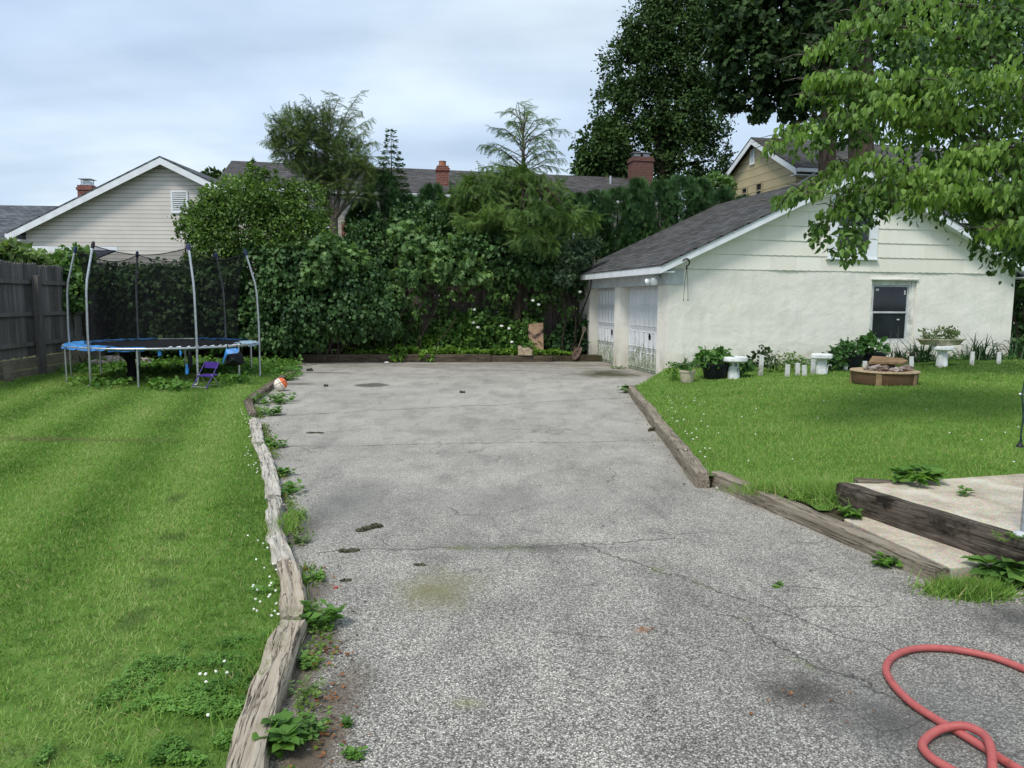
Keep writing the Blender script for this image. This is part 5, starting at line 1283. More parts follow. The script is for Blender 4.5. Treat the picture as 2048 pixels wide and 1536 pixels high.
for i, (px, py, rx, ry, h, rot, lab) in enumerate(((738, 1058, .095, .035, .022, .7, 'largest elongated dark moss clod on the asphalt'), (700, 1103, .062, .026, .016, .2, 'second dark moss clod, just below the largest'), (690, 1162, .035, .018, .010, .2, 'small dark moss clod on the left of the asphalt'), (840, 1130, .035, .02, .008, 0, 'small olive clod above the green stain'), (630, 866, .09, .04, .012, 0, 'flat mossy clod near the upper left of the driveway'), (652, 773, .04, .03, .03, 0, 'small dark clod near the puddle stain'), (925, 786, .05, .03, .03, 0, 'little dark clod in the middle of the far driveway'), (1305, 862, .05, .04, .04, 0, 'dark clod beside the decayed right timber'), (620, 742, .07, .05, .05, 0, 'dark clod at the far left of the driveway'))):
    mb = MB(); r2 = random.Random(i)
    for k in range(7):
        a = (k / 6 - .5) * 1.6; mb.lump((rx * a * math.cos(rot) + r2.uniform(-.3, .3) * ry, rx * a * math.sin(rot) * 1.2 + r2.uniform(-.4, .4) * ry, h * .3), rx * .36, ry * r2.uniform(.5, .9), h * r2.uniform(.6, 1.1), k + i * 9, .8, 10, 6)
    o = mb.build('moss_clod', M['clod'], None, local=True); p = G(px, py); o.location = (p.x, p.y, 0); tag(o, lab, 'clod', 'dark clods lying on the driveway')
M['pebble'] = plain('pale_pebble', (.55, .54, .52), .8)
t = NT('loose_grit'); M['grit'] = t.end(t.ramp(t.rand(), [(0, (.06, .055, .05)), (.5, (.28, .26, .23)), (1, (.62, .60, .55))]), .9, None, .2)
b = MB()
for _ in range(520):
    k = rng.random()
    if k < .55:
        i = int(rng.integers(0, len(LOG) - 2)); q = LOG[i].lerp(LOG[i + 1], rng.random()); x_, y_ = q.x + .14 + abs(rng.normal()) * .16, q.y
    elif k < .8: x_, y_ = rng.uniform(-1.2, 2.2), rng.uniform(2.4, 9)
    else: q = T2a.lerp(T2b, rng.random()) if rng.random() < .5 else T1a.lerp(T1b, rng.random()); x_, y_ = q.x - .10 - abs(rng.normal()) * .12, q.y
    sz = rng.uniform(.003, .008) * (1 + max(0, y_ - 4) * .12); b.lump((x_, y_, sz * .3), sz, sz * .8, sz * .55, float(rng.random() * 30), .6, 5, 4)
tag(b.build('gravel', M['grit']), 'loose grit and small stones scattered over the asphalt edges', 'gravel', kind='stuff')
for (px, py, s, lab) in ((1597, 1306, .011, 'single white pebble right of the middle of the asphalt'), (1437, 978, .03, 'white stone chip below the end of the long right timber'), (773, 727, .07, 'grey stone at the foot of the back timber'), (2040, 1190, .02, 'white chip beside the bright grass tuft')):
    p = G(px, py); mb = MB(); mb.lump((p.x, p.y, s * .3), s, s * .7, s * .5, px, .5, 8, 6); tag(mb.build('stone', M['pebble']), lab, 'stone')
p = G(672, 1177); mb = MB(); mb.lump((p.x, p.y, .006), .016, .010, .008, 5, .4, 8, 6); tag(mb.build('brick_chip', plain('red_chip', (.36, .09, .07), .8)), 'small red chip on the asphalt near the split timber', 'chip')
p = G(590, 735, .0); mb = MB(); mb.tube([G(600, 729, .03), G(618, 731, .03), G(634, 728, .05)], .008, 5); mb.tube([G(612, 731, .03), G(606, 725, .05)], .006, 5); tag(mb.build('twig', M['bark_grey']), 'bare grey twig lying at the far left corner of the asphalt', 'twig')

# ------------------------------------------------------------------ planting bed clutter
M['cinder'] = plain('cinder_block', (.20, .185, .165), .95, var=.25, scale=20, bump=.4)
def cinder(px, py, label, rz):
    p = G(px, py, .17); t_ = MB(); L, H, D_ = .40, .19, .19; w_ = .03
    t_.box(-L / 2, -.095, 0, L / 2, .095, .03); t_.box(-L / 2, -.095, H - .03, L / 2, .095, H)
    for x in (-L / 2, -w_ / 2, L / 2 - w_): t_.box(x, -.095, .0302, x + w_, .095, H - .0302)
    o = t_.build('cinder_block', M['cinder'], None, local=True); o.location = (p.x, bedL.y + (p.x - bedL.x) * .115 + .20, .17); o.rotation_euler = (0, 0, rz); tag(o, label, 'block')
cinder(668, 700, 'hollow grey cinder block lying at the left end of the back bed', .1); cinder(696, 702, 'second hollow cinder block just right of the first in the back bed', -.15)
p = V(1050, 700, 20.6); p.y = bedL.y + (p.x - bedL.x) * .115 - .02; p.z = .185; mb = MB(); mb.prism([(-.19, 0), (.2, .0), (.21, .14), (.1, .22), (-.05, .20), (-.14, .28), (-.2, .25)], 'y', -.1, .1)
o = mb.build('broken_block', plain('tan_broken_block', (.36, .29, .20), .9, var=.25, scale=12, bump=.5), None, local=True, bevel=.012); o.location = p; tag(o, 'broken tan concrete block standing on the right end of the back timber', 'block')
mb = MB(); mb.box(-.24, -.12, 0, .24, .12, .20); o = mb.build('stone_block', M['cinder'], None, local=True, bevel=.02); p = G(1132, 720, 0); o.location = (p.x, p.y, 0); tag(o, 'grey stone block between the back timber and the garage pier', 'block')
t = NT('stained_plywood'); o_ = t.obj(); x, y, z = t.xyz(o_)
nn = t.noise(t.sc(o_, 2, 2, 7), 2, 5); col = t.ramp(nn, [(.3, (.30, .19, .12)), (.7, (.48, .33, .22))])
sm = t.math('ABSOLUTE', t.math('SUBTRACT', t.math('ABSOLUTE', t.math('SUBTRACT', x, .02)), t.math('ADD', t.math('MULTIPLY', z, -.9), t.math('ADD', .42, t.math('MULTIPLY', t.noise(o_, 6, 3), .2)))))
bl_ = t.math('MULTIPLY', t.ramp(t.math('ABSOLUTE', t.math('SUBTRACT', z, t.math('ADD', .50, t.math('MULTIPLY', t.math('ABSOLUTE', x), .7)))), [(.02, 1.0), (.10, 0.0)]), t.ramp(t.noise(o_, 5, 4), [(.35, .3), (.55, 1.0)]))
col = t.mix(bl_, col, (.035, .028, .03))
M['ply'] = t.end(col, .85, None, .1)
p = G(1070, 700, .17); mb = MB(); mb.prism([(-.23, 0), (.25, .02), (.25, .92), (-.16, .88), (-.19, .60), (-.14, .35)], 'y', -.008, .008)
o = mb.build('plywood_board', M['ply'], None, local=True); q = V(1070, 690, 21.1); o.location = (q.x, 21.1, .17); o.rotation_euler = (R(-8), 0, R(8)); tag(o, 'tan plywood board with a dark smear leaning at the back fence', 'board')
shv = thing('shovel', 'rusty shovel leaning blade down against the left garage pier', 'shovel', tuple(G(1150, 725, 0)))
q = G(1148, 724, 0); a = q + Vector((0, 0, .05)); b2 = V(1168, 662, q.y + .3)
mb = MB(); mb.tube([a + (b2 - a) * .3, b2], .018, 8); mb.box(*(b2 - Vector((.05, .02, .02))), *(b2 + Vector((.05, .02, .12)))); mb.build('handle', M['tie_brown'], shv)
mb = MB(); d = (b2 - a).normalized(); sd = Vector((1, .2, 0)).normalized(); o = len(mb.v)
prf = [(0, .02), (.10, .10), (.26, .125), (.40, .12), (.42, .03)]
for s, w_ in prf:
    for e in (-1, 0, 1): mb.v.append(tuple(a + d * s + sd * w_ * e + Vector((0, .03 * (1 - abs(e)), 0))))
for i in range(len(prf) - 1):
    for k in (0, 1): mb.f.append((i * 3 + k, i * 3 + k + 1, i * 3 + 4 + k, i * 3 + 3 + k))
mb.build('blade', plain('rusty_steel', (.16, .11, .085), .8, .3, var=.3), shv)
p = G(1125, 700, .17); mb = MB(); mb.lump((p.x + .3, p.y + .1, .22), .28, .2, .2, 4, .6, 12, 8); tag(mb.build('rock', M['cinder']), 'grey rock on the bed by the shovel', 'rock')
#@@PART4
# ------------------------------------------------------------------ houses beyond the fences
def gable_house(name, label, O_, rz, w_, d_, ez, rz_, wallm, roofm, axis='x', ov=.35, base=-.05, over_eave=.35):
    """w_ along local x, d_ along local y; ridge runs along `axis`"""
    t_ = thing(name, label, 'house', tuple(O_), rz)
    mb = MB()
    if axis == 'x':
        mb.prism([(0, base), (d_, base), (d_, ez), (d_ / 2, rz_), (0, ez)], 'x', 0, w_)
    else:
        mb.prism([(0, base), (w_, base), (w_, ez), (w_ / 2, rz_), (0, ez)], 'y', 0, d_)
    mb.build('wall', wallm, t_, local=True)
    S = d_ if axis == 'x' else w_; Lg = w_ if axis == 'x' else d_
    sl_ = (rz_ - ez) / (S / 2); mb = MB(); fb = MB()
    for sgn in (-1, 1):
        e = -over_eave if sgn < 0 else S + over_eave
        zt = lambda s: rz_ + .14 - sl_ * abs(s - S / 2)
        pts = [(S / 2, -ov, zt(S / 2)), (e, -ov, zt(e)), (e, Lg + ov, zt(e)), (S / 2, Lg + ov, zt(S / 2))]
        sw = (lambda p: (p[1], p[0], p[2])) if axis == 'x' else (lambda p: p)
        a = [sw(p) for p in pts]
        mb.add(a + [(x, y, z - .05) for x, y, z in a], [(0, 1, 2, 3), (7, 6, 5, 4), (0, 4, 5, 1), (1, 5, 6, 2), (2, 6, 7, 3)])
        for y0, y1 in ((-ov + .01, -ov + .04), (Lg + ov - .04, Lg + ov - .01)):     # rake boards
            q = [(e, zt(e) - .055), (S / 2, zt(S / 2) - .055), (S / 2, zt(S / 2) - .30), (e, zt(e) - .30)]
            fb.prism(q, 'x' if axis == 'x' else 'y', y0, y1)
        e1 = e - sgn * .02                                                            # gutters
        g0, g1 = min(e1, e1 + sgn * .12), max(e1, e1 + sgn * .12)
        if axis == 'x': fb.box(-ov + .05, g0, zt(e) - .19, Lg + ov - .05, g1, zt(e) - .055)
        else: fb.box(g0, -ov + .05, zt(e) - .19, g1, Lg + ov - .05, zt(e) - .055)
        # soffit return
        so0, so1 = (min(e, 0 if sgn < 0 else S), max(e, 0 if sgn < 0 else S))
        if axis == 'x': fb.box(-ov + .045, so0 + .03, zt(e) - .30, Lg + ov - .045, so1 - .003, zt(e) - .27)
        else: fb.box(so0 + .03, -ov + .045, zt(e) - .30, so1 - .003, Lg + ov - .045, zt(e) - .27)
    r_ = mb.build('roof', roofm, t_, local=True); uv_roof(r_)
    fb.build('fascia', M['white'], t_, local=True)
    return t_
def louvre(t_, x0, z0, x1, z1, y, face='y'):
    mb = MB(); fr = .06
    def bx(a0, b0, a1, b1, d0, d1): mb.box(a0, d0, b0, a1, d1, b1) if face == 'y' else mb.box(d0, a0, b0, d1, a1, b1)
    bx(x0, z0, x0 + fr, z1, y - .05, y); bx(x1 - fr, z0, x1, z1, y - .05, y); bx(x0 + fr, z0, x1 - fr, z0 + fr, y - .05, y); bx(x0 + fr, z1 - fr, x1 - fr, z1, y - .05, y)
    n = 9; h = (z1 - z0 - 2 * fr) / n
    for i in range(n): bx(x0 + fr, z0 + fr + i * h, x1 - fr, z0 + fr + i * h + h * .62, y - .04, y - .01)
    v = mb.build('vent', M['white'], t_, local=True)
    mb = MB(); bx(x0 + fr, z0 + fr, x1 - fr, z1 - fr, y - .008, y - .003); mb.build('slat_shade_sheet', M['black'], v, local=True)  # black sheet stands in for the shade between the slats
def hwin(t_, x0, z0, x1, z1, y, face='y', m=None):
    mb = MB()
    def bx(m_, a0, b0, a1, b1, d0, d1): m_.box(a0, d0, b0, a1, d1, b1) if face == 'y' else m_.box(d0, a0, b0, d1, a1, b1)
    f = .08
    bx(mb, x0, z0, x0 + f, z1, y - .06, y); bx(mb, x1 - f, z0, x1, z1, y - .06, y); bx(mb, x0 + f, z0, x1 - f, z0 + f, y - .06, y); bx(mb, x0 + f, z1 - f, x1 - f, z1, y - .06, y)
    bx(mb, x0 + f, (z0 + z1) / 2 - .025, x1 - f, (z0 + z1) / 2 + .025, y - .05, y)
    v = mb.build('window', m or M['white'], t_, local=True); mb = MB(); bx(mb, x0 + f, z0 + f, x1 - f, z1 - f, y - .02, y - .004); mb.build('pane', M['glass'], v, local=True)
# white gabled house on the left
whO = Vector((-18.15, 28, 0))
wh = gable_house('gabled_house', 'beige vinyl-sided house with a white-trimmed gable behind the trampoline', whO, 0, 10.6, 12, 4.15, 6.70, M['siding_white'], M['shingle_grey'], 'y', .40, over_eave=.45)
p0 = V(342, 382, 28); p1 = V(378, 427, 28); louvre(wh, p0.x - whO.x, p1.z, p1.x - whO.x, p0.z, 0)
# grey roofed house further left with chimney
lhO = Vector((-31, 30.2, 0)); lh = gable_house('ranch_house', 'house with a broad blue-grey shingle roof at the far left', lhO, R(3), 15.5, 8, 3.85, 5.75, M['siding_cream'], M['shingle_grey'], 'x')
def chimney(t_, c, wx, wy, z0, z1, m, caps):
    iv = Matrix.Rotation(-t_.rotation_euler.z, 3, 'Z') @ (Vector(c) - Vector(t_.location)); x, y = iv.x, iv.y
    mb = MB(); mb.box(x - wx / 2, y - wy / 2, z0, x + wx / 2, y + wy / 2, z1 - .22); mb.box(x - wx / 2 - .04, y - wy / 2 - .04, z1 - .22, x + wx / 2 + .04, y + wy / 2 + .04, z1 - .10); mb.box(x - wx / 2, y - wy / 2, z1 - .0999, x + wx / 2, y + wy / 2, z1)
    ch_ = mb.build('chimney', m, t_, local=True)
    caps(ch_, x, y, z1)
def cap_metal(ch_, x, y, z):
    mb = MB(); mb.box(x - .22, y - .22, z + .002, x + .22, y + .22, z + .06)
    for a in (-.18, .18):
        for b_ in (-.18, .18): mb.box(x + a - .015, y + b_ - .015, z + .0602, x + a + .015, y + b_ + .015, z + .2698)
    mb.box(x - .15, y - .15, z + .0602, x + .15, y + .15, z + .2); mb.box(x - .28, y - .28, z + .27, x + .28, y + .28, z + .30); mb.build('chimney_cap', M['steel'], ch_, local=True)
def cap_clay(ch_, x, y, z):
    mb = MB(); mb.lathe([(.0, .002), (.17, .002), (.15, .16), (.17, .22), (0, .22)], 16, (x, y, z)); mb.build('chimney_pot', plain('terracotta', (.34, .15, .09), .8), ch_, local=True, smooth=True)
def cap_two(ch_, x, y, z):
    for k in (-.25, .22):
        mb = MB(); mb.box(x + k - .17, y - .17, z + .002, x + k + .17, y + .17, z + .16); mb.box(x + k - .24, y - .24, z + .20, x + k + .24, y + .24, z + .23)
        for a in (-.15, .15): mb.box(x + k + a - .02, y - .02, z + .1602, x + k + a + .02, y + .02, z + .1998)
        mb.build('chimney_cap', M['steel'], ch_, local=True)
chimney(lh, V(176, 385, 34.4), .62, .62, 4.2, V(176, 372, 34.4).z, M['brick'], cap_metal)
# low shed with dark roof behind the left fence
sp0 = V(72, 497, 23.5); sp1 = V(142, 520, 23.5)
sh = thing('garden_shed', 'low shed with dark shingle roof and white trim beyond the left fence', 'shed', (sp0.x, 23.5, 0))
wS = sp1.x - sp0.x
mb = MB(); mb.box(0, .3, 0, wS, 2.2, sp1.z); mb.build('wall', M['siding_cream'], sh, local=True)
mb = MB(); mb.add([(-.2, .1, sp1.z - .15), (wS + .15, .1, sp1.z - .15), (wS + .15, 2.4, sp0.z + .12), (-.2, 2.4, sp0.z + .12), (-.2, .1, sp1.z - .2), (wS + .15, .1, sp1.z - .2), (wS + .15, 2.4, sp0.z + .07), (-.2, 2.4, sp0.z + .07)], [(0, 1, 2, 3), (7, 6, 5, 4), (0, 4, 5, 1), (2, 6, 7, 3), (1, 5, 6, 2), (0, 3, 7, 4)])
uv_roof(mb.build('roof', shingle_mat('slate_blue_shingle', (.075, .085, .105), .16), sh, local=True))
mb = MB(); mb.box(-2.2, 2.41, sp0.z + .06, wS + .2, 2.46, sp0.z + .24); mb.build('fascia', M['white'], sh, local=True)
# long house behind the hedge
mhA = R(12); e0 = V(468, 372, 31.2)
mhO = Vector((-11.6, 30.2, 0))
mh = gable_house('long_house', 'long brick house with weathered grey roof and white gutter behind the hedge', mhO, mhA, 19.0, 8.4, 6.15, 7.75, M['siding_cream'], M['shingle_mid'], 'x', .25)
for (x0, z0, x1, z1, m_) in ((4.6, .0, 7.2, 4.9, 'brick'), (11, 0, 13.5, 3.6, 'brick')):
    mb = MB(); mb.box(x0, -.06, z0, x1, -.002, z1); mb.build('brick_facing', M[m_], mh, local=True)
for x0 in (3.2, 5.2, 7.8, 9.6, 12.2, 14.5, 16.6): hwin(mh, x0, 3.9, x0 + 1.0, 5.4, -.003)
for x0 in (7.9, 10.2): hwin(mh, x0, 1.2, x0 + 1.1, 2.6, -.003)
c1 = V(885, 350, 33.2); chimney(mh, c1, .50, .50, 6.2, V(885, 333, 33.2).z, M['brick'], cap_clay)
c2 = V(1281, 340, 37.5); chimney(mh, c2, 1.02, .8, 5.6, V(1281, 316, 37.5).z, M['brick_dull'], cap_two)
mb = MB(); q = Matrix.Rotation(-mhA, 3, 'Z') @ (V(1221, 365, 36.5) - mhO); mb.tube([(q.x, q.y, 6.9), (q.x, q.y, V(1221, 352, 36.5).z)], .06, 10); mb.build('vent_pipe', M['steel'], mh, local=True)
# tan house on the right
thA = R(12); tu = Vector((math.cos(thA), math.sin(thA), 0)); tm = Vector((-math.sin(thA), math.cos(thA), 0))
cn = V(1592, 345, 30); thO = Vector((cn.x, cn.y, 0))
th = gable_house('tan_house', 'tan sided two-storey house with dark roof behind the garage', thO, thA, 16, 6.1, 7.05, 8.65, M['siding_tan'], M['shingle'], 'x', .30, over_eave=.45)
def tloc(px, py):     # pixel on the gable plane -> (depth along gable, z)
    d = ray(px, py); t_ = (thO - CO).dot(tu) / d.dot(tu); p = CO + d * t_; return (p - thO).dot(tm), p.z
a0 = tloc(1511, 297); a1 = tloc(1501, 331); louvre(th, min(a0[0], a1[0]), a1[1], max(a0[0], a1[0]), a0[1], -.003, 'x')
for (xa, xb, ya, yb) in ((1527, 1512, 362, 400), (1497, 1484, 372, 402)):
    a0 = tloc(xa, ya); a1 = tloc(xb, yb); hwin(th, a0[0], a1[1], a1[0], a0[1], -.003, 'x', plain('tan_trim', (.36, .31, .2), .6))
for x0 in (4.5, 8.5, 11): hwin(th, x0, 4.7, x0 + 1.1, 6.2, -.003)
mb = MB(); mb.tube([(.55, -.48, 6.8), (.50, -.42, 6.72), (.12, -.06, 6.40), (.10, -.05, 3.0)], .045, 8); mb.build('downpipe', M['white'], th, local=True, smooth=True)
# lower wing roof further right
q0 = V(1895, 446, 26); q1 = V(1990, 446, 27)
lw = gable_house('low_house', 'lower house with grey roof and white gutter glimpsed right of the garage gable', Vector((9.2 + 3.6, 24.9, 0)), R(12), 9, 6, q0.z + .1, q0.z + 1.5, M['siding_cream'], M['shingle_grey'], 'x')

# ------------------------------------------------------------------ trees
def limb(mb, a, b_, r0, r1, wob=.12, seg=8, k=6, seed=0):
    a, b_ = Vector(a), Vector(b_); L = (b_ - a).length; pts = []; rs = []
    for i in range(k + 1):
        u = i / k; p = a.lerp(b_, u); s = math.sin(math.pi * u) * wob * L
        p = p + Vector((mn.noise(Vector((u * 2, seed, 0))), mn.noise(Vector((u * 2, seed, 5))), mn.noise(Vector((u * 2, seed, 9))) * .5)) * s; pts.append(p); rs.append(r0 + (r1 - r0) * u)
    mb.tube(pts, rs, seg); return pts
def tree(name, label, base, clumps, n, size, shape, lm, bm_, r0, fork=None, group=None, cat='tree', trunk_pts=None, **k):
    t_ = thing(name, label, cat, tuple(base), 0, group)
    mb = MB(); base = Vector(base); fork = Vector(fork) if fork is not None else base + Vector((0, 0, 1))
    if trunk_pts: mb.tube([base] + [Vector(p) for p in trunk_pts] + [fork], [r0 * 1.25] + [r0] * len(trunk_pts) + [r0 * .8], 12)
    else: mb.tube([base, base.lerp(fork, .15), base.lerp(fork, .6), fork], [r0 * 1.35, r0, r0 * .9, r0 * .8], 12)
    for i, c in enumerate(clumps):
        limb(mb, fork - Vector((0, 0, .1)), Vector(c[:3]) + Vector((0, 0, c[5] * .2)), r0 * .42, r0 * .06, seed=i * 3.3 + len(label))
    mb.build('trunk', bm_, t_, smooth=True)
    P, D, N = crown(clumps, n, **k)
    leaves('crown', P, D, N, size * rng.uniform(.65, 1.25, len(P)), shape, lm, t_)
    return t_
# tall ivy-clad tree
Y = 40
cl = [C(1235, 215, Y, 44, 50), C(1225, 290, Y, 40, 50), C(1250, 340, Y, 40, 40), C(1345, 50, Y, 80, 60), C(1290, 75, Y, 55, 50), C(1255, 140, Y, 52, 55), C(1320, 130, Y, 70, 60), C(1400, 120, Y, 70, 80), C(1290, 215, Y, 62, 60), C(1360, 230, Y, 62, 70), C(1415, 225, Y, 45, 70), C(1310, 305, Y, 45, 60), C(1370, 320, Y, 40, 60), C(1425, 330, Y, 36, 42), C(1440, 40, Y, 60, 60), C(1350, -10, Y, 60, 40)]
tree('ivy_clad_tree', 'tall dark ivy-clad tree rising behind the brick chimney', (7.6, Y, 0), cl, 52000, .19, 'leaf', M['lf_ivytree'], M['bark_dark'], .45, V(1330, 330, Y), sub=22, spread=.22, shell=(.45, 1.12), rnd_=.35)
cl = [C(1205, 300, 39, 50, 45), C(1185, 335, 39, 36, 32), C(1230, 330, 39, 40, 40), C(1215, 268, 39, 30, 25)]
tree('round_tree', 'smaller dark round tree left of the ivy-clad tree', (5, 39, 0), cl, 6000, .26, 'leaf', M['lf_ivytree'], M['bark_dark'], .22, V(1205, 370, 39), sub=12)
cl = [C(1430, 375, 31, 32, 24), C(1400, 385, 31, 30, 22)]
tree('yellow_green_tree', 'yellowish-green bush between the hedge and the tan house', (8, 31, 0), cl, 1700, .2, 'leaf', M['lf_vine'], M['bark_dark'], .12, V(1420, 400, 31))
# maple behind the garage
Y = 25.5
cl = [C(1480, 30, Y, 62, 55), C(1560, 40, Y, 75, 70), C(1495, 120, Y, 60, 60), C(1585, 130, Y, 60, 60), C(1630, 60, Y, 65, 70), C(1462, 185, Y, 26, 40), C(1500, 212, Y, 34, 28), C(1590, 205, Y, 28, 36), C(1560, 180, Y, 40, 36), C(1640, 180, Y, 40, 50), C(1450, 95, Y, 30, 40),
      C(1655, 60, 22.6, 44, 50), C(1648, 140, 22.6, 36, 40), C(1650, -70, Y, 130, 70), C(1500, -60, Y, 90, 60), C(1830, 10, Y, 75, 50), C(1800, 75, Y, 42, 40), C(1960, 20, Y, 90, 60), C(2010, 110, Y, 60, 60), C(1880, 130, Y, 50, 40), C(1830, -80, Y, 130, 50), C(1760, -40, Y + 1, 60, 40)]
base = V(1722, 560, Y); base.z = 0
tree('maple_tree', 'big dark maple with drooping branches and knotted trunk behind the garage', base, cl, 23000, .22, 'lobed', M['lf_maple'], M['bark'], .40, V(1716, 20, Y), trunk_pts=[V(1722, 320, Y), V(1722, 150, Y)], sub=16, spread=.26, droop=.9, shell=(.4, 1.1), rnd_=.45)
base = V(1652, 560, 24); base.z = 0
cl = [C(1640, -120, 24, 80, 60), C(1700, -160, 24, 80, 60), C(1600, -150, 24, 60, 50)]
tree('furrowed_tree', 'straight brown furrowed tree trunk left of the maple trunk, behind the garage roof', base, cl, 2500, .26, 'lobed', M['lf_maple'], M['bark'], .26, V(1672, -60, 24), trunk_pts=[V(1655, 300, 24), V(1662, 180, 24)])
# dogwood reaching in from the right
dg = thing('dogwood_tree', 'bright green layered dogwood with drooping leaves overhanging the garage from the right', 'tree', (8.4, 9.6, .28))
tiers = [   # pixel path of the top line, depth, half depth, hanging, count
    ([(1617, 104), (1653, 75), (1697, 58), (1745, 32), (1800, 42), (1880, 60), (1960, 70)], 8.2, .32, 24, 430),
    ([(1617, 150), (1660, 148), (1700, 155), (1755, 165), (1800, 160), (1860, 170)], 8.0, .30, 26, 420),
    ([(1606, 188), (1653, 176), (1720, 178), (1775, 188), (1840, 204), (1900, 220)], 8.4, .32, 26, 430),
    ([(1536, 290), (1568, 266), (1612, 254), (1665, 236), (1720, 218), (1775, 216), (1840, 228), (1910, 250)], 7.9, .38, 30, 620),
    ([(1550, 398), (1596, 380), (1637, 358), (1686, 322), (1720, 313), (1775, 322), (1840, 338), (1900, 350)], 7.6, .30, 28, 560),
    ([(1660, 410), (1700, 385), (1750, 368), (1800, 360), (1870, 365), (1950, 360)], 7.8, .35, 50, 420),
    ([(1878, 152), (1920, 146), (1965, 150), (2047, 158), (2120, 165)], 7.8, .35, 34, 420),
    ([(1790, 232), (1842, 246), (1883, 230), (1940, 222), (2010, 220), (2080, 225)], 8.3, .38, 32, 420),
    ([(1765, 402), (1830, 384), (1890, 378), (1960, 375), (2040, 372), (2110, 370)], 7.7, .40, 44, 560),
    ([(1700, 20), (1760, -4), (1840, -10), (1930, 0), (2048, 10)], 8.6, .4, 34, 420),
    ([(1900, 300), (1960, 290), (2048, 280), (2100, 280)], 7.9, .5, 50, 420),
    ([(1975, 450), (2010, 440), (2060, 430)], 7.7, .3, 50, 240),
]
Pt, Dt, Nt = [], [], []; br_paths = []
for path, Yd, hd, hang, cnt in tiers:
    pts = smooth_path([V(x, y, Yd + (i / len(path)) * .8) for i, (x, y) in enumerate(path)], 6)
    cum = np.cumsum([0] + [(b_ - a).length for a, b_ in zip(pts[:-1], pts[1:])]); tot = cum[-1]
    br_paths.append([p - Vector((0, 0, .06)) for p in pts])
    for _ in range(int(cnt * 2.2)):
        u = rng.random() ** .85 * tot; i = min(len(pts) - 2, int(np.searchsorted(cum, u) - 1) if u > 0 else 0); i = max(0, i)
        f = (u - cum[i]) / max(1e-6, cum[i + 1] - cum[i]); p = pts[i].lerp(pts[i + 1], f)
        wdt = hd * min(1, .25 + u / tot * 1.3); dy = rng.normal() * wdt; und = (rng.random() ** 2.0) * hang * Yd / FPX * min(1, .3 + u / tot * 2)
        bmp = .16 * mn.noise(Vector((u * 2.6, dy * 3, Yd * 3))) + .07 * mn.noise(Vector((u * 8, dy * 7, Yd)))
        if mn.noise(Vector((u * 3.4, dy * 4, Yd * 5 + 9))) < -.28: continue
        Pt.append((p.x + rng.normal() * .03, p.y + dy, p.z - und * .8 + bmp - .02 * abs(dy))); a = rng.uniform(0, 6.28)
        Dt.append((math.cos(a) * .5 - .15, math.sin(a) * .5 - .1, -1.0 + rng.normal() * .25)); Nt.append((math.cos(a), math.sin(a) - .2, .75))
Pt, Dt, Nt = map(np.array, (Pt, Dt, Nt))
leaves('crown', Pt, Dt, Nt + rng.normal(size=Nt.shape) * .3, .092 * rng.uniform(.5, 1.25, len(Pt)), 'broad', M['lf_dogwood'], dg, .074 * rng.uniform(.55, 1.2, len(Pt)))
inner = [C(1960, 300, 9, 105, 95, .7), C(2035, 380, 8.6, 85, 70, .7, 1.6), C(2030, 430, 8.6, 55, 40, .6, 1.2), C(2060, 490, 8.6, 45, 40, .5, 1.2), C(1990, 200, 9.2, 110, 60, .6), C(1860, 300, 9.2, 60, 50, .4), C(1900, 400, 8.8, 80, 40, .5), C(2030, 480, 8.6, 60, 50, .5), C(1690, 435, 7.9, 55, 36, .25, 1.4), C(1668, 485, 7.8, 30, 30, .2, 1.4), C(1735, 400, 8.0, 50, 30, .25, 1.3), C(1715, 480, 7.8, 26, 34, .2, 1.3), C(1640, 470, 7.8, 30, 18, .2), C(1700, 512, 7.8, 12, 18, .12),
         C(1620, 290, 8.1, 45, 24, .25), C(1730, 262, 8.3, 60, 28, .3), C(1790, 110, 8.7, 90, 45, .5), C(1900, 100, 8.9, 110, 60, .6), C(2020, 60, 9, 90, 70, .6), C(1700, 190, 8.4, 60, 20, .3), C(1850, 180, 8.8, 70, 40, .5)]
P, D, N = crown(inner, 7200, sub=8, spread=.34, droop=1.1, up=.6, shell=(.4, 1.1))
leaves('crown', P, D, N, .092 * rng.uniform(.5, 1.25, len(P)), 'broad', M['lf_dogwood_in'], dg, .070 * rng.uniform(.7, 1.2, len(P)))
mb = MB(); tb = Vector((8.4, 9.6, .2)); fk = Vector((8.2, 9.5, 2.0)); mb.tube([tb, tb.lerp(fk, .4), fk], [.16, .13, .12], 12)
for i, pth in enumerate(br_paths):
    end = pth[-1]; mid = fk.lerp(end, .5) + Vector((0, 0, .1 * math.sin(i * 2)))
    mb.tube([fk, mid, end] + pth[::-1][1::5], [.065, .045, .022] + [.018 * (1 - j / (len(pth) / 5 + 1)) + .004 for j in range(len(pth[::-1][1::5]))], 6)
for pth in br_paths:
    for j in range(2, len(pth) - 1, 2):
        for sg in (-1, 1):
            e = pth[j] + Vector((rng.normal() * .12 - .1, sg * rng.uniform(.15, .4), rng.uniform(-.02, .10))); mb.tube([pth[j], pth[j].lerp(e, .5) + Vector((0, 0, .03)), e], [.008, .006, .002], 5)
mb.build('trunk', M['bark_grey'], dg, smooth=True)
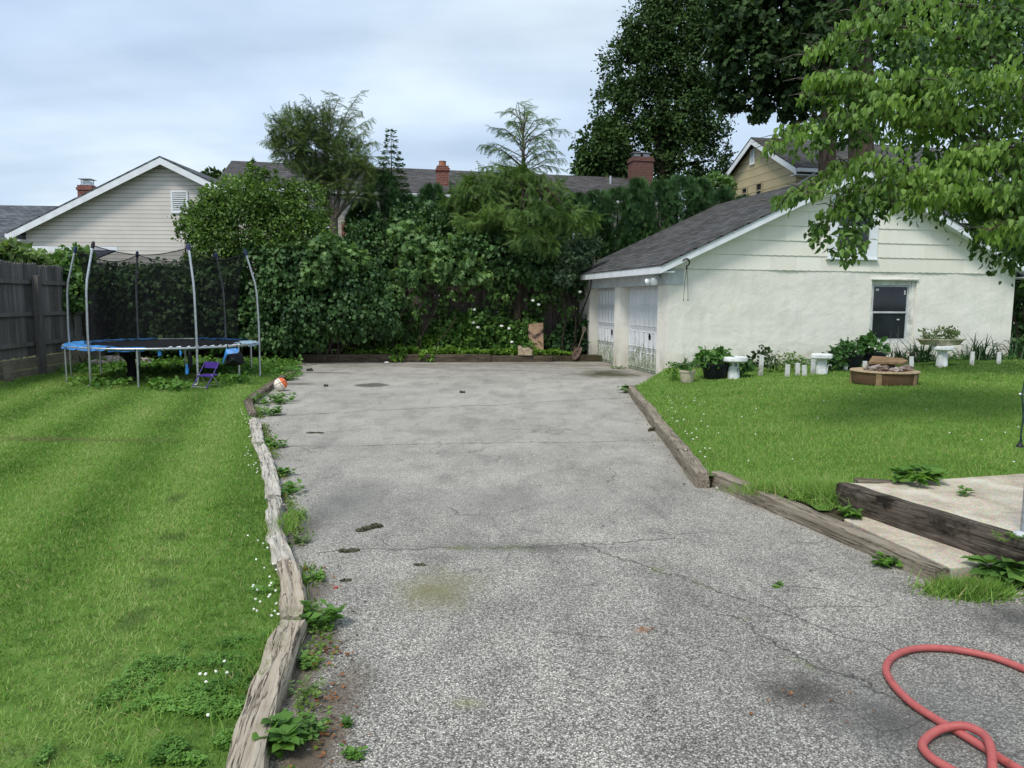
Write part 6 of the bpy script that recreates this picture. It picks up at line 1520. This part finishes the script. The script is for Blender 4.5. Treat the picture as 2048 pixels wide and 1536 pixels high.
# bare pale twigs seen against the gable
# cedar with forked trunk
Y = 21.9
cl = [C(595, 252, Y, 44, 22), C(570, 290, Y, 32, 24), C(630, 300, Y, 48, 34), C(690, 312, Y, 42, 36), C(640, 250, Y, 40, 22, None, .8), C(620, 340, Y, 44, 22), C(685, 350, Y, 40, 26), C(725, 330, Y, 18, 22, None, .7), C(655, 375, Y, 36, 18, None, .6), C(720, 385, Y, 22, 22, None, .5)]
base = V(668, 560, Y); base.z = .1
cd = tree('cedar_tree', 'wind-swept cedar with a forked pale trunk rising above the hedge', base, cl, 3300, .32, 'spray', M['lf_cedar'], M['bark_grey'], .15, V(667, 436, Y), sub=8, spread=.30, droop=-.25, up=.4, shell=(.3, 1.15))
def plume(parent, lm, tips, root, n, size, climb=0.0):
    P = []; D = []; N = []
    mb = MB()
    for (px, py, Yp) in tips:
        a = Vector(root); e = V(px, py, Yp)
        if climb:
            up_ = max(0, e.z - a.z - climb * (1 + .5 * rng.random())); a = a + Vector((rng.normal() * .03, rng.normal() * .1, up_ * rng.uniform(.75, 1))); e = e + Vector((rng.normal() * .12, rng.normal() * .4, rng.normal() * .12))
        mid = a.lerp(e, .55) + Vector((0, 0, .15)); mb.tube([a, mid, e], [.018, .012, .004], 5)
        nn_ = max(8, int(n * min(1, (e - a).length / 1.6)))
        for i in range(nn_):
            u = .22 + .78 * i / nn_; p = (a * (1 - u) ** 2 + mid * 2 * u * (1 - u) + e * u * u) if False else (a.lerp(mid, u * 2) if u < .5 else mid.lerp(e, u * 2 - 1))
            d = (e - a).normalized(); s = 1 if i % 2 else -1
            P.append(tuple(p)); D.append((d.x * .7 + s * .7 * abs(d.z) + rng.normal() * .35, d.y + rng.normal() * .6, d.z * .6 + rng.normal() * .3 - .75 * u)); N.append((rng.normal() * .4, -.8, .6))
    P, D, N = map(np.array, (P, D, N)); mb.build('branch', M['bark_grey'], parent)
    leaves('spray', P, D, N, size * rng.uniform(.6, 1.2, len(P)), 'spray', lm, parent)
plume(cd, M['lf_cedar'], [(645, 190, Y), (690, 180, Y), (712, 185, Y), (716, 232, Y), (755, 236, Y), (758, 280, Y), (748, 330, Y), (535, 245, Y), (540, 275, Y), (530, 300, Y), (565, 220, Y), (590, 215, Y), (655, 215, Y), (672, 182, Y), (700, 205, Y), (560, 330, Y), (625, 195, Y), (738, 262, Y), (765, 320, Y)], V(660, 335, Y), 42, .25, .9)
# hemlock with airy top
Y = 21.4
base = V(1032, 600, Y); base.z = .1
cl = [C(1030, 360, Y, 54, 24), C(965, 368, Y, 34, 24), C(1000, 335, Y, 22, 16, None, .5), C(1062, 348, Y, 30, 18, None, .6), C(985, 392, Y, 80, 24), C(1080, 385, Y, 56, 24), C(925, 400, Y, 34, 18), C(1000, 440, Y - .5, 50, 12, None, .8), C(1110, 428, Y - .8, 46, 12, None, .9), C(1060, 470, Y - 1.1, 46, 14), C(1160, 440, Y - .9, 32, 13), C(940, 440, Y - .6, 36, 10), C(1095, 490, Y - 1.2, 26, 12), C(1040, 420, Y - .9, 60, 12)]
hm = tree('hemlock_tree', 'light green hemlock with an airy pointed top and drooping boughs above the hedge', base, cl, 3900, .34, 'spray', M['lf_hemlock'], M['bark_dark'], .13, V(1048, 330, Y), sub=9, spread=.32, droop=.75, up=.5, shell=(.35, 1.1))
tops_ = [(1015, 215), (1048, 206), (1072, 222), (1098, 240), (992, 262), (1020, 280), (1062, 250), (1100, 262), (980, 300), (1112, 282), (1010, 300), (1070, 300), (1050, 270), (1030, 200), (1005, 222), (1060, 215), (1085, 232), (985, 245), (1112, 250), (1000, 265), (1075, 265), (1095, 280), (1105, 300), (970, 280), (985, 300), (1040, 240), (1130, 322), (1122, 345), (1015, 245), (1050, 225), (960, 320), (1090, 310)]
plume(hm, M['lf_hemlock'], [(x, y, Y) for x, y in tops_], V(1046, 345, Y), 40, .25, .35)
mb = MB(); mb.tube([V(1048, 350, Y), V(1046, 270, Y), V(1036, 204, Y)], [.05, .03, .006], 8); mb.build('leader', M['bark_grey'], hm)
# tiered sapling spire
Y = 23.3
sp = thing('spire_sapling', 'narrow tiered sapling spire between the cedar and the hemlock', 'tree', tuple(Vector((V(782, 500, Y).x, Y, .1))))
mb = MB(); mb.tube([V(783, 560, Y) * 1.0, V(783, 345, Y), V(782, 262, Y)], [.05, .018, .006], 8); mb.build('trunk', M['bark_dark'], sp)
P, D, N = [], [], []
for py, half, k in ((264, 7, 40), (273, 7, 40), (283, 10, 60), (294, 10, 60), (307, 17, 120), (319, 21, 160), (331, 25, 220), (344, 27, 260), (357, 30, 280), (370, 34, 300), (384, 38, 340), (398, 42, 380)):
    for _ in range(k):
        a = rng.uniform(0, 6.28); r_ = half * Y / FPX * math.sqrt(rng.uniform(.1, 1)); c = V(782, py + rng.normal() * 1.8, Y)
        P.append((c.x + r_ * math.cos(a), c.y + r_ * math.sin(a), c.z)); D.append((math.cos(a), math.sin(a), .2)); N.append((rng.normal() * .3, rng.normal() * .3, 1))
leaves('crown', np.array(P), np.array(D), np.array(N), .10 * rng.uniform(.7, 1.2, len(P)), 'leaf', M['lf_vine_dark'], sp)
# little dark tree far behind
cl = [C(425, 352, 45, 16, 10), C(436, 360, 45, 18, 10), C(412, 362, 45, 12, 9)]
tree('distant_tree', 'little dark treetop showing beside the beige gable', (-18, 45, 0), cl, 600, .35, 'leaf', M['lf_maple'], M['bark_dark'], .15, V(425, 375, 45))

# evergreen hedge columns
HG = 'arborvitae columns forming the tall hedge'
def arbor(px, top, bot, half, Y, label, n=2600, m='lf_hedge'):
    b_ = V(px, bot, Y); t_ = V(px, top, Y); h = t_.z - .1; r_ = half * Y / FPX
    th_ = thing('arborvitae', label, 'hedge shrub', (b_.x, Y, .1), 0, HG)
    mb = MB(); mb.tube([(b_.x, Y, .05), (b_.x, Y, t_.z - .5)], [.07, .02], 8); mb.build('trunk', M['bark_dark'], th_)
    u = rng.random(n) ** .8; a = rng.uniform(0, 6.28, n); prof = np.minimum(1, (1 - u) * 5.5 + .30) * (.75 + .25 * np.sin(u * 9 + px))
    rr = r_ * prof * rng.uniform(.55, 1.08, n) ** .6
    lob = 1 + .22 * np.sin(a * 5 + u * 14 + px)
    P = np.stack([b_.x + rr * lob * np.cos(a), Y + rr * lob * np.sin(a) * 1.1, .15 + u * h], 1)
    D = np.stack([np.cos(a) * .55, np.sin(a) * .55, np.full(n, .85)], 1) + rng.normal(size=(n, 3)) * .3; N = np.stack([-np.sin(a), np.cos(a), np.zeros(n)], 1) + rng.normal(size=(n, 3)) * .5
    leaves('crown', P, D, N, .21 * rng.uniform(.6, 1.2, n), 'fan', M[m], th_)
AL = 'dark green arborvitae column in the tight tall hedge left of the garage roof'
for px, top, half in ((1110, 402, 44), (1150, 396, 42), (1192, 390, 42), (1232, 384, 42), (1272, 366, 44), (1314, 370, 44), (1356, 360, 44), (1398, 368, 42), (1440, 387, 40), (1480, 402, 38)):
    arbor(px, top, 560, half, 24.0, AL)
for px, top, half, lab in ((765, 352, 44, 'dark arborvitae column under the tiered sapling'), (815, 398, 40, 'dark arborvitae column right of the tiered sapling'), (865, 380, 40, 'arborvitae column just left of the hemlock, before the small chimney'), (920, 390, 40, 'arborvitae column half covered by the hemlock boughs'), (985, 420, 40, 'shaded arborvitae column behind the hemlock trunk'), (1060, 420, 45, 'shaded arborvitae column right behind the hemlock trunk'), (722, 415, 26, 'shaded arborvitae column right of the cedar trunk')):
    arbor(px, top, 560, half, 23.0, lab, 2600)

# broad shrubs and vines at the back
def shrub(name, label, clumps, n, size, shape, lm, cat='shrub', r0=.05, group=None, base=None, **k):
    c0 = min(clumps, key=lambda c: c[2]); base = base or (c0[0], c0[1] + .2, .1)
    t_ = thing(name, label, cat, base, 0, group)
    mb = MB()
    for i, c in enumerate(clumps): limb(mb, Vector(base) + Vector(((c[0] - base[0]) * .55, (c[1] - base[1]) * .5 + .1, 0)), Vector(c[:3]), r0 * .7, r0 * .15, .2, 6, 5, i * 2.2)
    mb.build('stem', M['bark_dark'], t_)
    P, D, N = crown(clumps, n, **k); leaves('foliage', P, D, N, size * rng.uniform(.65, 1.25, len(P)), shape, lm, t_); return t_
Y = 20.3
shrub('privet_shrub', 'big light green small-leaved shrub leaning over the trampoline', [C(480, 395, Y, 62, 34), C(428, 425, Y, 46, 34), C(540, 405, Y, 52, 38), C(400, 450, Y, 40, 34), C(470, 460, Y, 80, 50), C(560, 460, Y, 60, 50), C(610, 410, Y, 40, 40), C(510, 352, Y, 18, 20), C(430, 500, Y, 50, 30), C(390, 510, Y, 26, 16, None, .5), C(600, 470, Y, 50, 50), C(460, 365, Y, 16, 16, None, .6), C(545, 362, Y, 14, 16, None, .6), C(512, 338, Y, 9, 16, None, .5), C(590, 378, Y, 18, 14, None, .6), C(425, 385, Y, 16, 14, None, .6), C(385, 430, Y, 16, 12, None, .6), C(370, 470, Y, 14, 14, None, .5), C(570, 365, Y, 9, 13, None, .5), C(485, 350, Y, 10, 13, None, .5)],
      24000, .10, 'leaf', M['lf_privet'], sub=14, spread=.26, droop=.1, shell=(.4, 1.18))
Y = 20.0
shrub('vine_thicket', 'dark green leafy vine thicket filling the corner right of the trampoline', [C(520, 545, Y, 45, 50), C(570, 540, Y, 55, 50), C(640, 540, Y, 60, 55), C(540, 610, Y, 45, 50), C(610, 620, Y, 60, 55), C(680, 610, Y, 50, 60), C(560, 665, Y - .2, 50, 36), C(620, 660, Y - .1, 40, 34), C(700, 560, Y, 40, 50), C(745, 625, Y + .1, 40, 46), C(775, 650, Y + .3, 30, 24), C(735, 560, Y + .3, 36, 40), C(770, 600, Y + .4, 30, 30), C(520, 655, Y - .2, 30, 40), C(690, 650, Y + .25, 40, 26)],
      23000, .13, 'broad', M['lf_vine_dark'], sub=13, spread=.26, droop=.9, shell=(.4, 1.15))
shrub('vine_thicket', 'lighter yellow-green vine cascade beside the cedar trunk', [C(650, 510, Y - .6, 34, 40), C(630, 545, Y - .6, 26, 24), C(700, 515, Y - .3, 30, 30)], 1300, .16, 'lobed', M['lf_grape'], 'vine', .03, sub=7, droop=1.0)
shrub('grape_vine', 'pale lobed grape vine draped over the middle of the back fence', [C(810, 480, 20.9, 26, 26), C(850, 505, 20.6, 36, 26), C(905, 515, 20.6, 34, 34), C(825, 545, 20.6, 34, 24), C(895, 548, 20.6, 34, 16), C(960, 545, 20.7, 30, 18), C(740, 600, 20.3, 40, 24), C(785, 590, 20.4, 30, 16), C(930, 480, 21, 20, 18)],
      4600, .17, 'lobed', M['lf_grape'], 'vine', .03, sub=12, droop=1.0, spread=.24, shell=(.3, 1.25))
shrub('vine_thicket', 'dark vine mass hanging above the right half of the back fence', [C(1010, 540, 21.4, 56, 30), C(1080, 540, 21.5, 50, 30), C(1050, 500, 21.4, 60, 40), C(1130, 520, 21.6, 40, 50), C(960, 500, 21.2, 60, 40), C(1160, 560, 21.8, 30, 30), C(1190, 560, 22.3, 40, 30)], 8200, .14, 'broad', M['lf_vine_dark'], 'vine', .03, sub=9, droop=.9)
shrub('silver_shrub', 'grey-green fine-leaved shrub in front of the hedge beside the garage roof', [C(1150, 510, 21.0, 34, 30), C(1175, 490, 21.1, 26, 18), C(1130, 545, 21.0, 26, 26)], 1900, .11, 'leaf', M['lf_silver'], sub=8, droop=.2)
shrub('leafy_shrub', 'mid-green leafy shrub mass between the cedar trunk and the grape vine, above the fence', [C(740, 480, 21.9, 40, 40), C(700, 520, 21.6, 36, 40), C(770, 530, 21.6, 36, 36), C(820, 450, 22.2, 34, 34), C(870, 440, 22.2, 30, 34), C(800, 500, 22, 40, 40), C(740, 560, 21.4, 40, 36), C(880, 490, 22, 40, 40), C(940, 520, 22, 46, 36)], 7500, .13, 'broad', M['lf_vine_dark'], 'shrub', .03, sub=12, droop=.7, spread=.26, shell=(.4, 1.2))
shrub('fence_vine', 'light green creeper trailing in patches over the bare boards of the back fence', [C(835, 600, 20.95, 26, 34), C(905, 590, 21.0, 30, 26), C(955, 610, 21.05, 18, 34), C(1010, 585, 21.2, 34, 22), C(1090, 590, 21.4, 30, 20), C(1130, 620, 21.6, 16, 40)], 950, .13, 'broad', M['lf_vine'], 'vine', .015, sub=9, droop=1.1, spread=.3, shell=(.2, 1.3))
# ivy on the fence behind the trampoline
shrub('fence_vine', 'dark ivy hanging over the back fence behind the trampoline net', [C(230, 570, 19.6, 50, 36), C(300, 575, 19.7, 60, 34), C(370, 570, 19.8, 55, 36), C(440, 570, 19.9, 50, 40), C(210, 620, 19.5, 40, 40), C(280, 625, 19.6, 55, 40), C(350, 625, 19.7, 55, 42), C(420, 625, 19.8, 55, 42), C(470, 640, 19.8, 40, 40), C(260, 675, 19.4, 50, 24), C(350, 675, 19.5, 55, 26), C(440, 675, 19.5, 45, 24), C(320, 545, 19.9, 120, 9, .3), C(460, 545, 20, 50, 16)],
      13500, .15, 'broad', M['lf_vine_dark'], 'vine', .03, sub=8, droop=1.0, spread=.3)
shrub('fence_vine', 'yellow-green vine climbing over the far corner of the left fence', [C(150, 520, 18.2, 34, 26), C(165, 555, 18.0, 26, 26), C(120, 545, 17.6, 26, 14), C(150, 590, 17.6, 18, 30), C(100, 520, 18.6, 26, 12)], 2200, .14, 'broad', M['lf_vine'], 'vine', .02, sub=8, droop=.8)
shrub('bamboo_clump', 'pale narrow-leaved bushy plant rising behind the left fence', [C(25, 512, 17.2, 40, 18), C(62, 515, 17.6, 24, 16), C(-20, 505, 17, 30, 22)], 800, .26, 'leaf', M['lf_pale'], 'plant', .02, sub=9, droop=.5)
# plants of the bed under the fence
def bedpx(px, off): t_ = (px - 600) / 560; p = bedL.lerp(bedR, t_); return Vector((p.x, p.y + off, .17))
names = [(720, .8, 1.0, 'leafy shrub left of the bare fence boards in the back bed', 'lf_bed', .14), (770, .6, .95, 'round leafy plant at the bare fence boards in the back bed', 'lf_bed', .13), (880, .6, .85, 'tall narrow-leaved weed clump, leftmost below the grape vine', 'lf_bed', .16), (920, .6, 1.05, 'tall narrow-leaved weed clump with daisy-like flower in the bed', 'lf_bed', .16), (965, .6, 1.1, 'tall narrow-leaved weed clump in the middle right of the bed', 'lf_bed', .16), (1005, .55, 1.0, 'tall weed clump with white flowers left of the plywood board', 'lf_bed', .15), (1040, .6, .9, 'dense weed clump touching the plywood board', 'lf_bed', .15), (1115, .7, .9, 'dark leafy plant between plywood board and garage pier', 'lf_vine_dark', .15), (1145, .6, 1.1, 'dark vine plant climbing at the left garage pier', 'lf_vine_dark', .15), (840, .7, .5, 'grassy weed clump under the bare fence boards', 'lf_sprig', .12)]
names += [(800, .75, 1.15, 'leafy climber on the bare fence boards left of the weed clumps', 'lf_vine', .13), (860, .8, 1.35, 'climber with yellowish leaves over the fence below the grape vine', 'lf_vine', .13), (900, .85, 1.25, 'tall leafy weed against the fence, left of the blossoms', 'lf_bed', .14), (945, .8, 1.3, 'tall leafy weed against the fence behind the first blossoms', 'lf_bed', .15), (985, .8, 1.35, 'tall leafy weed against the fence behind the middle blossoms', 'lf_bed', .15), (1025, .8, 1.3, 'tall leafy weed against the fence left of the plywood board', 'lf_vine', .14), (1060, .95, 1.55, 'climber rising behind the plywood board', 'lf_vine', .14), (740, .8, 1.3, 'bushy climber at the left end of the bare fence boards', 'lf_vine', .14)]
for (px, off, h, lab, m, sz) in names:
    p = bedpx(px, off + .1); r_ = .36
    P, D, N = crown([(p.x, p.y, p.z + h * .35, r_, .25, h * .42), (p.x + .05, p.y, p.z + h * .7, r_ * .7, .2, h * .36)], 640, sub=7, droop=.2 if sz > .15 else .5, up=.6)
    tag(leaves('bed_plant', P, D, N, sz * rng.uniform(.6, 1.2, len(P)), 'leaf' if m == 'lf_bed' and sz > .145 else 'broad', M[m]), lab, 'plant', 'weeds and plants in the back bed')
P = []
for _ in range(4200):
    t_ = rng.random(); p = bedL.lerp(bedR, .12 + .86 * t_); h = .05 + .22 * rng.random() * (.5 + mn.noise(Vector((t_ * 12, 0, 3)))) ; P.append((p.x, p.y + rng.uniform(.06, .75), .17 + max(.01, h)))
P = np.array(P); n = len(P)
tag(leaves('ground_cover', P, rng.normal(size=(n, 3)) * [1, 1, .6] + [0, -.3, .1], np.tile([0, -.3, 1.], (n, 1)) + rng.normal(size=(n, 3)) * .5, rng.uniform(.05, .11, n), 'broad', M['lf_sprig']), 'bright yellow-green ground cover along the back timbers', 'ground cover', kind='stuff')
for px, lab, k in ((790, 'bright weed spilling over the left part of the back timber', 150), (842, 'bright weed spilling over the middle of the back timber', 90)):
    p = bedpx(px, -.05); P, D, N = crown([(p.x, p.y, .30, .22, .14, .20), (p.x, p.y - .1, .14, .16, .08, .12)], k, sub=6, droop=1)
    tag(leaves('weed', P, D, N, .12 * rng.uniform(.6, 1.2, len(P)), 'leaf', M['lf_sprig']), lab, 'weed')
# leaf litter and weeds below the trampoline and fence foot
P = []
for _ in range(5200):
    px = rng.uniform(130, 600); Yg = rng.uniform(16.2, 19.6); q = V(px, 700, Yg)
    if q.x > -10.6: P.append((q.x, Yg, float(zl(q.x, Yg)) + .03 + .22 * rng.random() ** 2 * max(.25, .5 + mn.noise(Vector((q.x * 1.3, Yg * 1.3, 0))))))
for (px, py, k) in ((165, 768, 60), (205, 772, 90), (320, 774, 240), (350, 776, 160), (240, 770, 60), (480, 762, 120), (455, 766, 80)):
    for _ in range(k): q = G(px + rng.normal() * 14, py + rng.normal() * 3, .05); P.append((q.x, q.y, .05 + .14 * rng.random()))
P = np.array(P); n = len(P)
tag(leaves('ground_cover', P, rng.normal(size=(n, 3)) * [1, 1, .5], np.tile([0, -.2, 1.], (n, 1)) + rng.normal(size=(n, 3)) * .5, rng.uniform(.05, .12, n), 'broad', M['lf_weed']), 'weedy green ground cover under and behind the trampoline', 'ground cover', kind='stuff')
# rocks under the trampoline
for (px, py, Yg, s, lab) in ((225, 725, 18.3, .30, 'pale rock behind the trampoline legs at the left'), (285, 722, 18.6, .24, 'brownish rock behind the middle trampoline leg'), (198, 735, 17.8, .22, 'flat pale rock left of the hanging net strip')):
    q = V(px, py, Yg); mb = MB(); mb.lump((q.x, Yg, .1), s, s * .6, s * .55, px, .5, 10, 7); tag(mb.build('rock', M['rock']), lab, 'rock')
# white blossoms in the bed
M['blossom'] = plain('white_blossom', (.75, .76, .70), .7)
for i, (px, py) in enumerate(((949, 619), (947, 645), (956, 655), (1003, 652), (1018, 657), (1024, 684), (1077, 609), (1066, 601), (1160, 584))):
    q = V(px, py, 20.75); mb = MB(); mb.lump(tuple(q), .048, .03, .034, i, .5, 8, 5)
    tag(mb.build('blossom', M['blossom']), ('white blossom among the tall weeds of the back bed', 'white blossom among the tall weeds of the back bed')[0] if i < 6 else ('white blossom above the plywood board, lower of two' if i == 6 else 'white blossom above the plywood board, upper of two' if i == 7 else 'white blossom under the left garage eave'), 'flower', 'white blossoms in the back bed')
# dark shrubs beyond the right garage corner
shrub('dark_shrub', 'dark shaded shrub beyond the right corner of the garage', [C(2060, 600, 20.5, 34, 60), C(2050, 690, 20, 30, 40), C(2100, 640, 20, 60, 80), C(2040, 560, 22, 30, 40), C(2100, 540, 21, 60, 50)], 4200, .16, 'broad', M['lf_vine_dark'], sub=9)
cl = [C(2000, 505, 19.5, 55, 30), C(2060, 470, 19.5, 60, 60), C(1965, 485, 20, 36, 22, None, .7), C(2060, 540, 19.5, 40, 40)]
shrub('dark_shrub', 'dark leafy branches above the right eave of the garage', cl, 3600, .15, 'broad', M['lf_dogwood_in'], sub=9, base=(14.6, 19.6, .2))
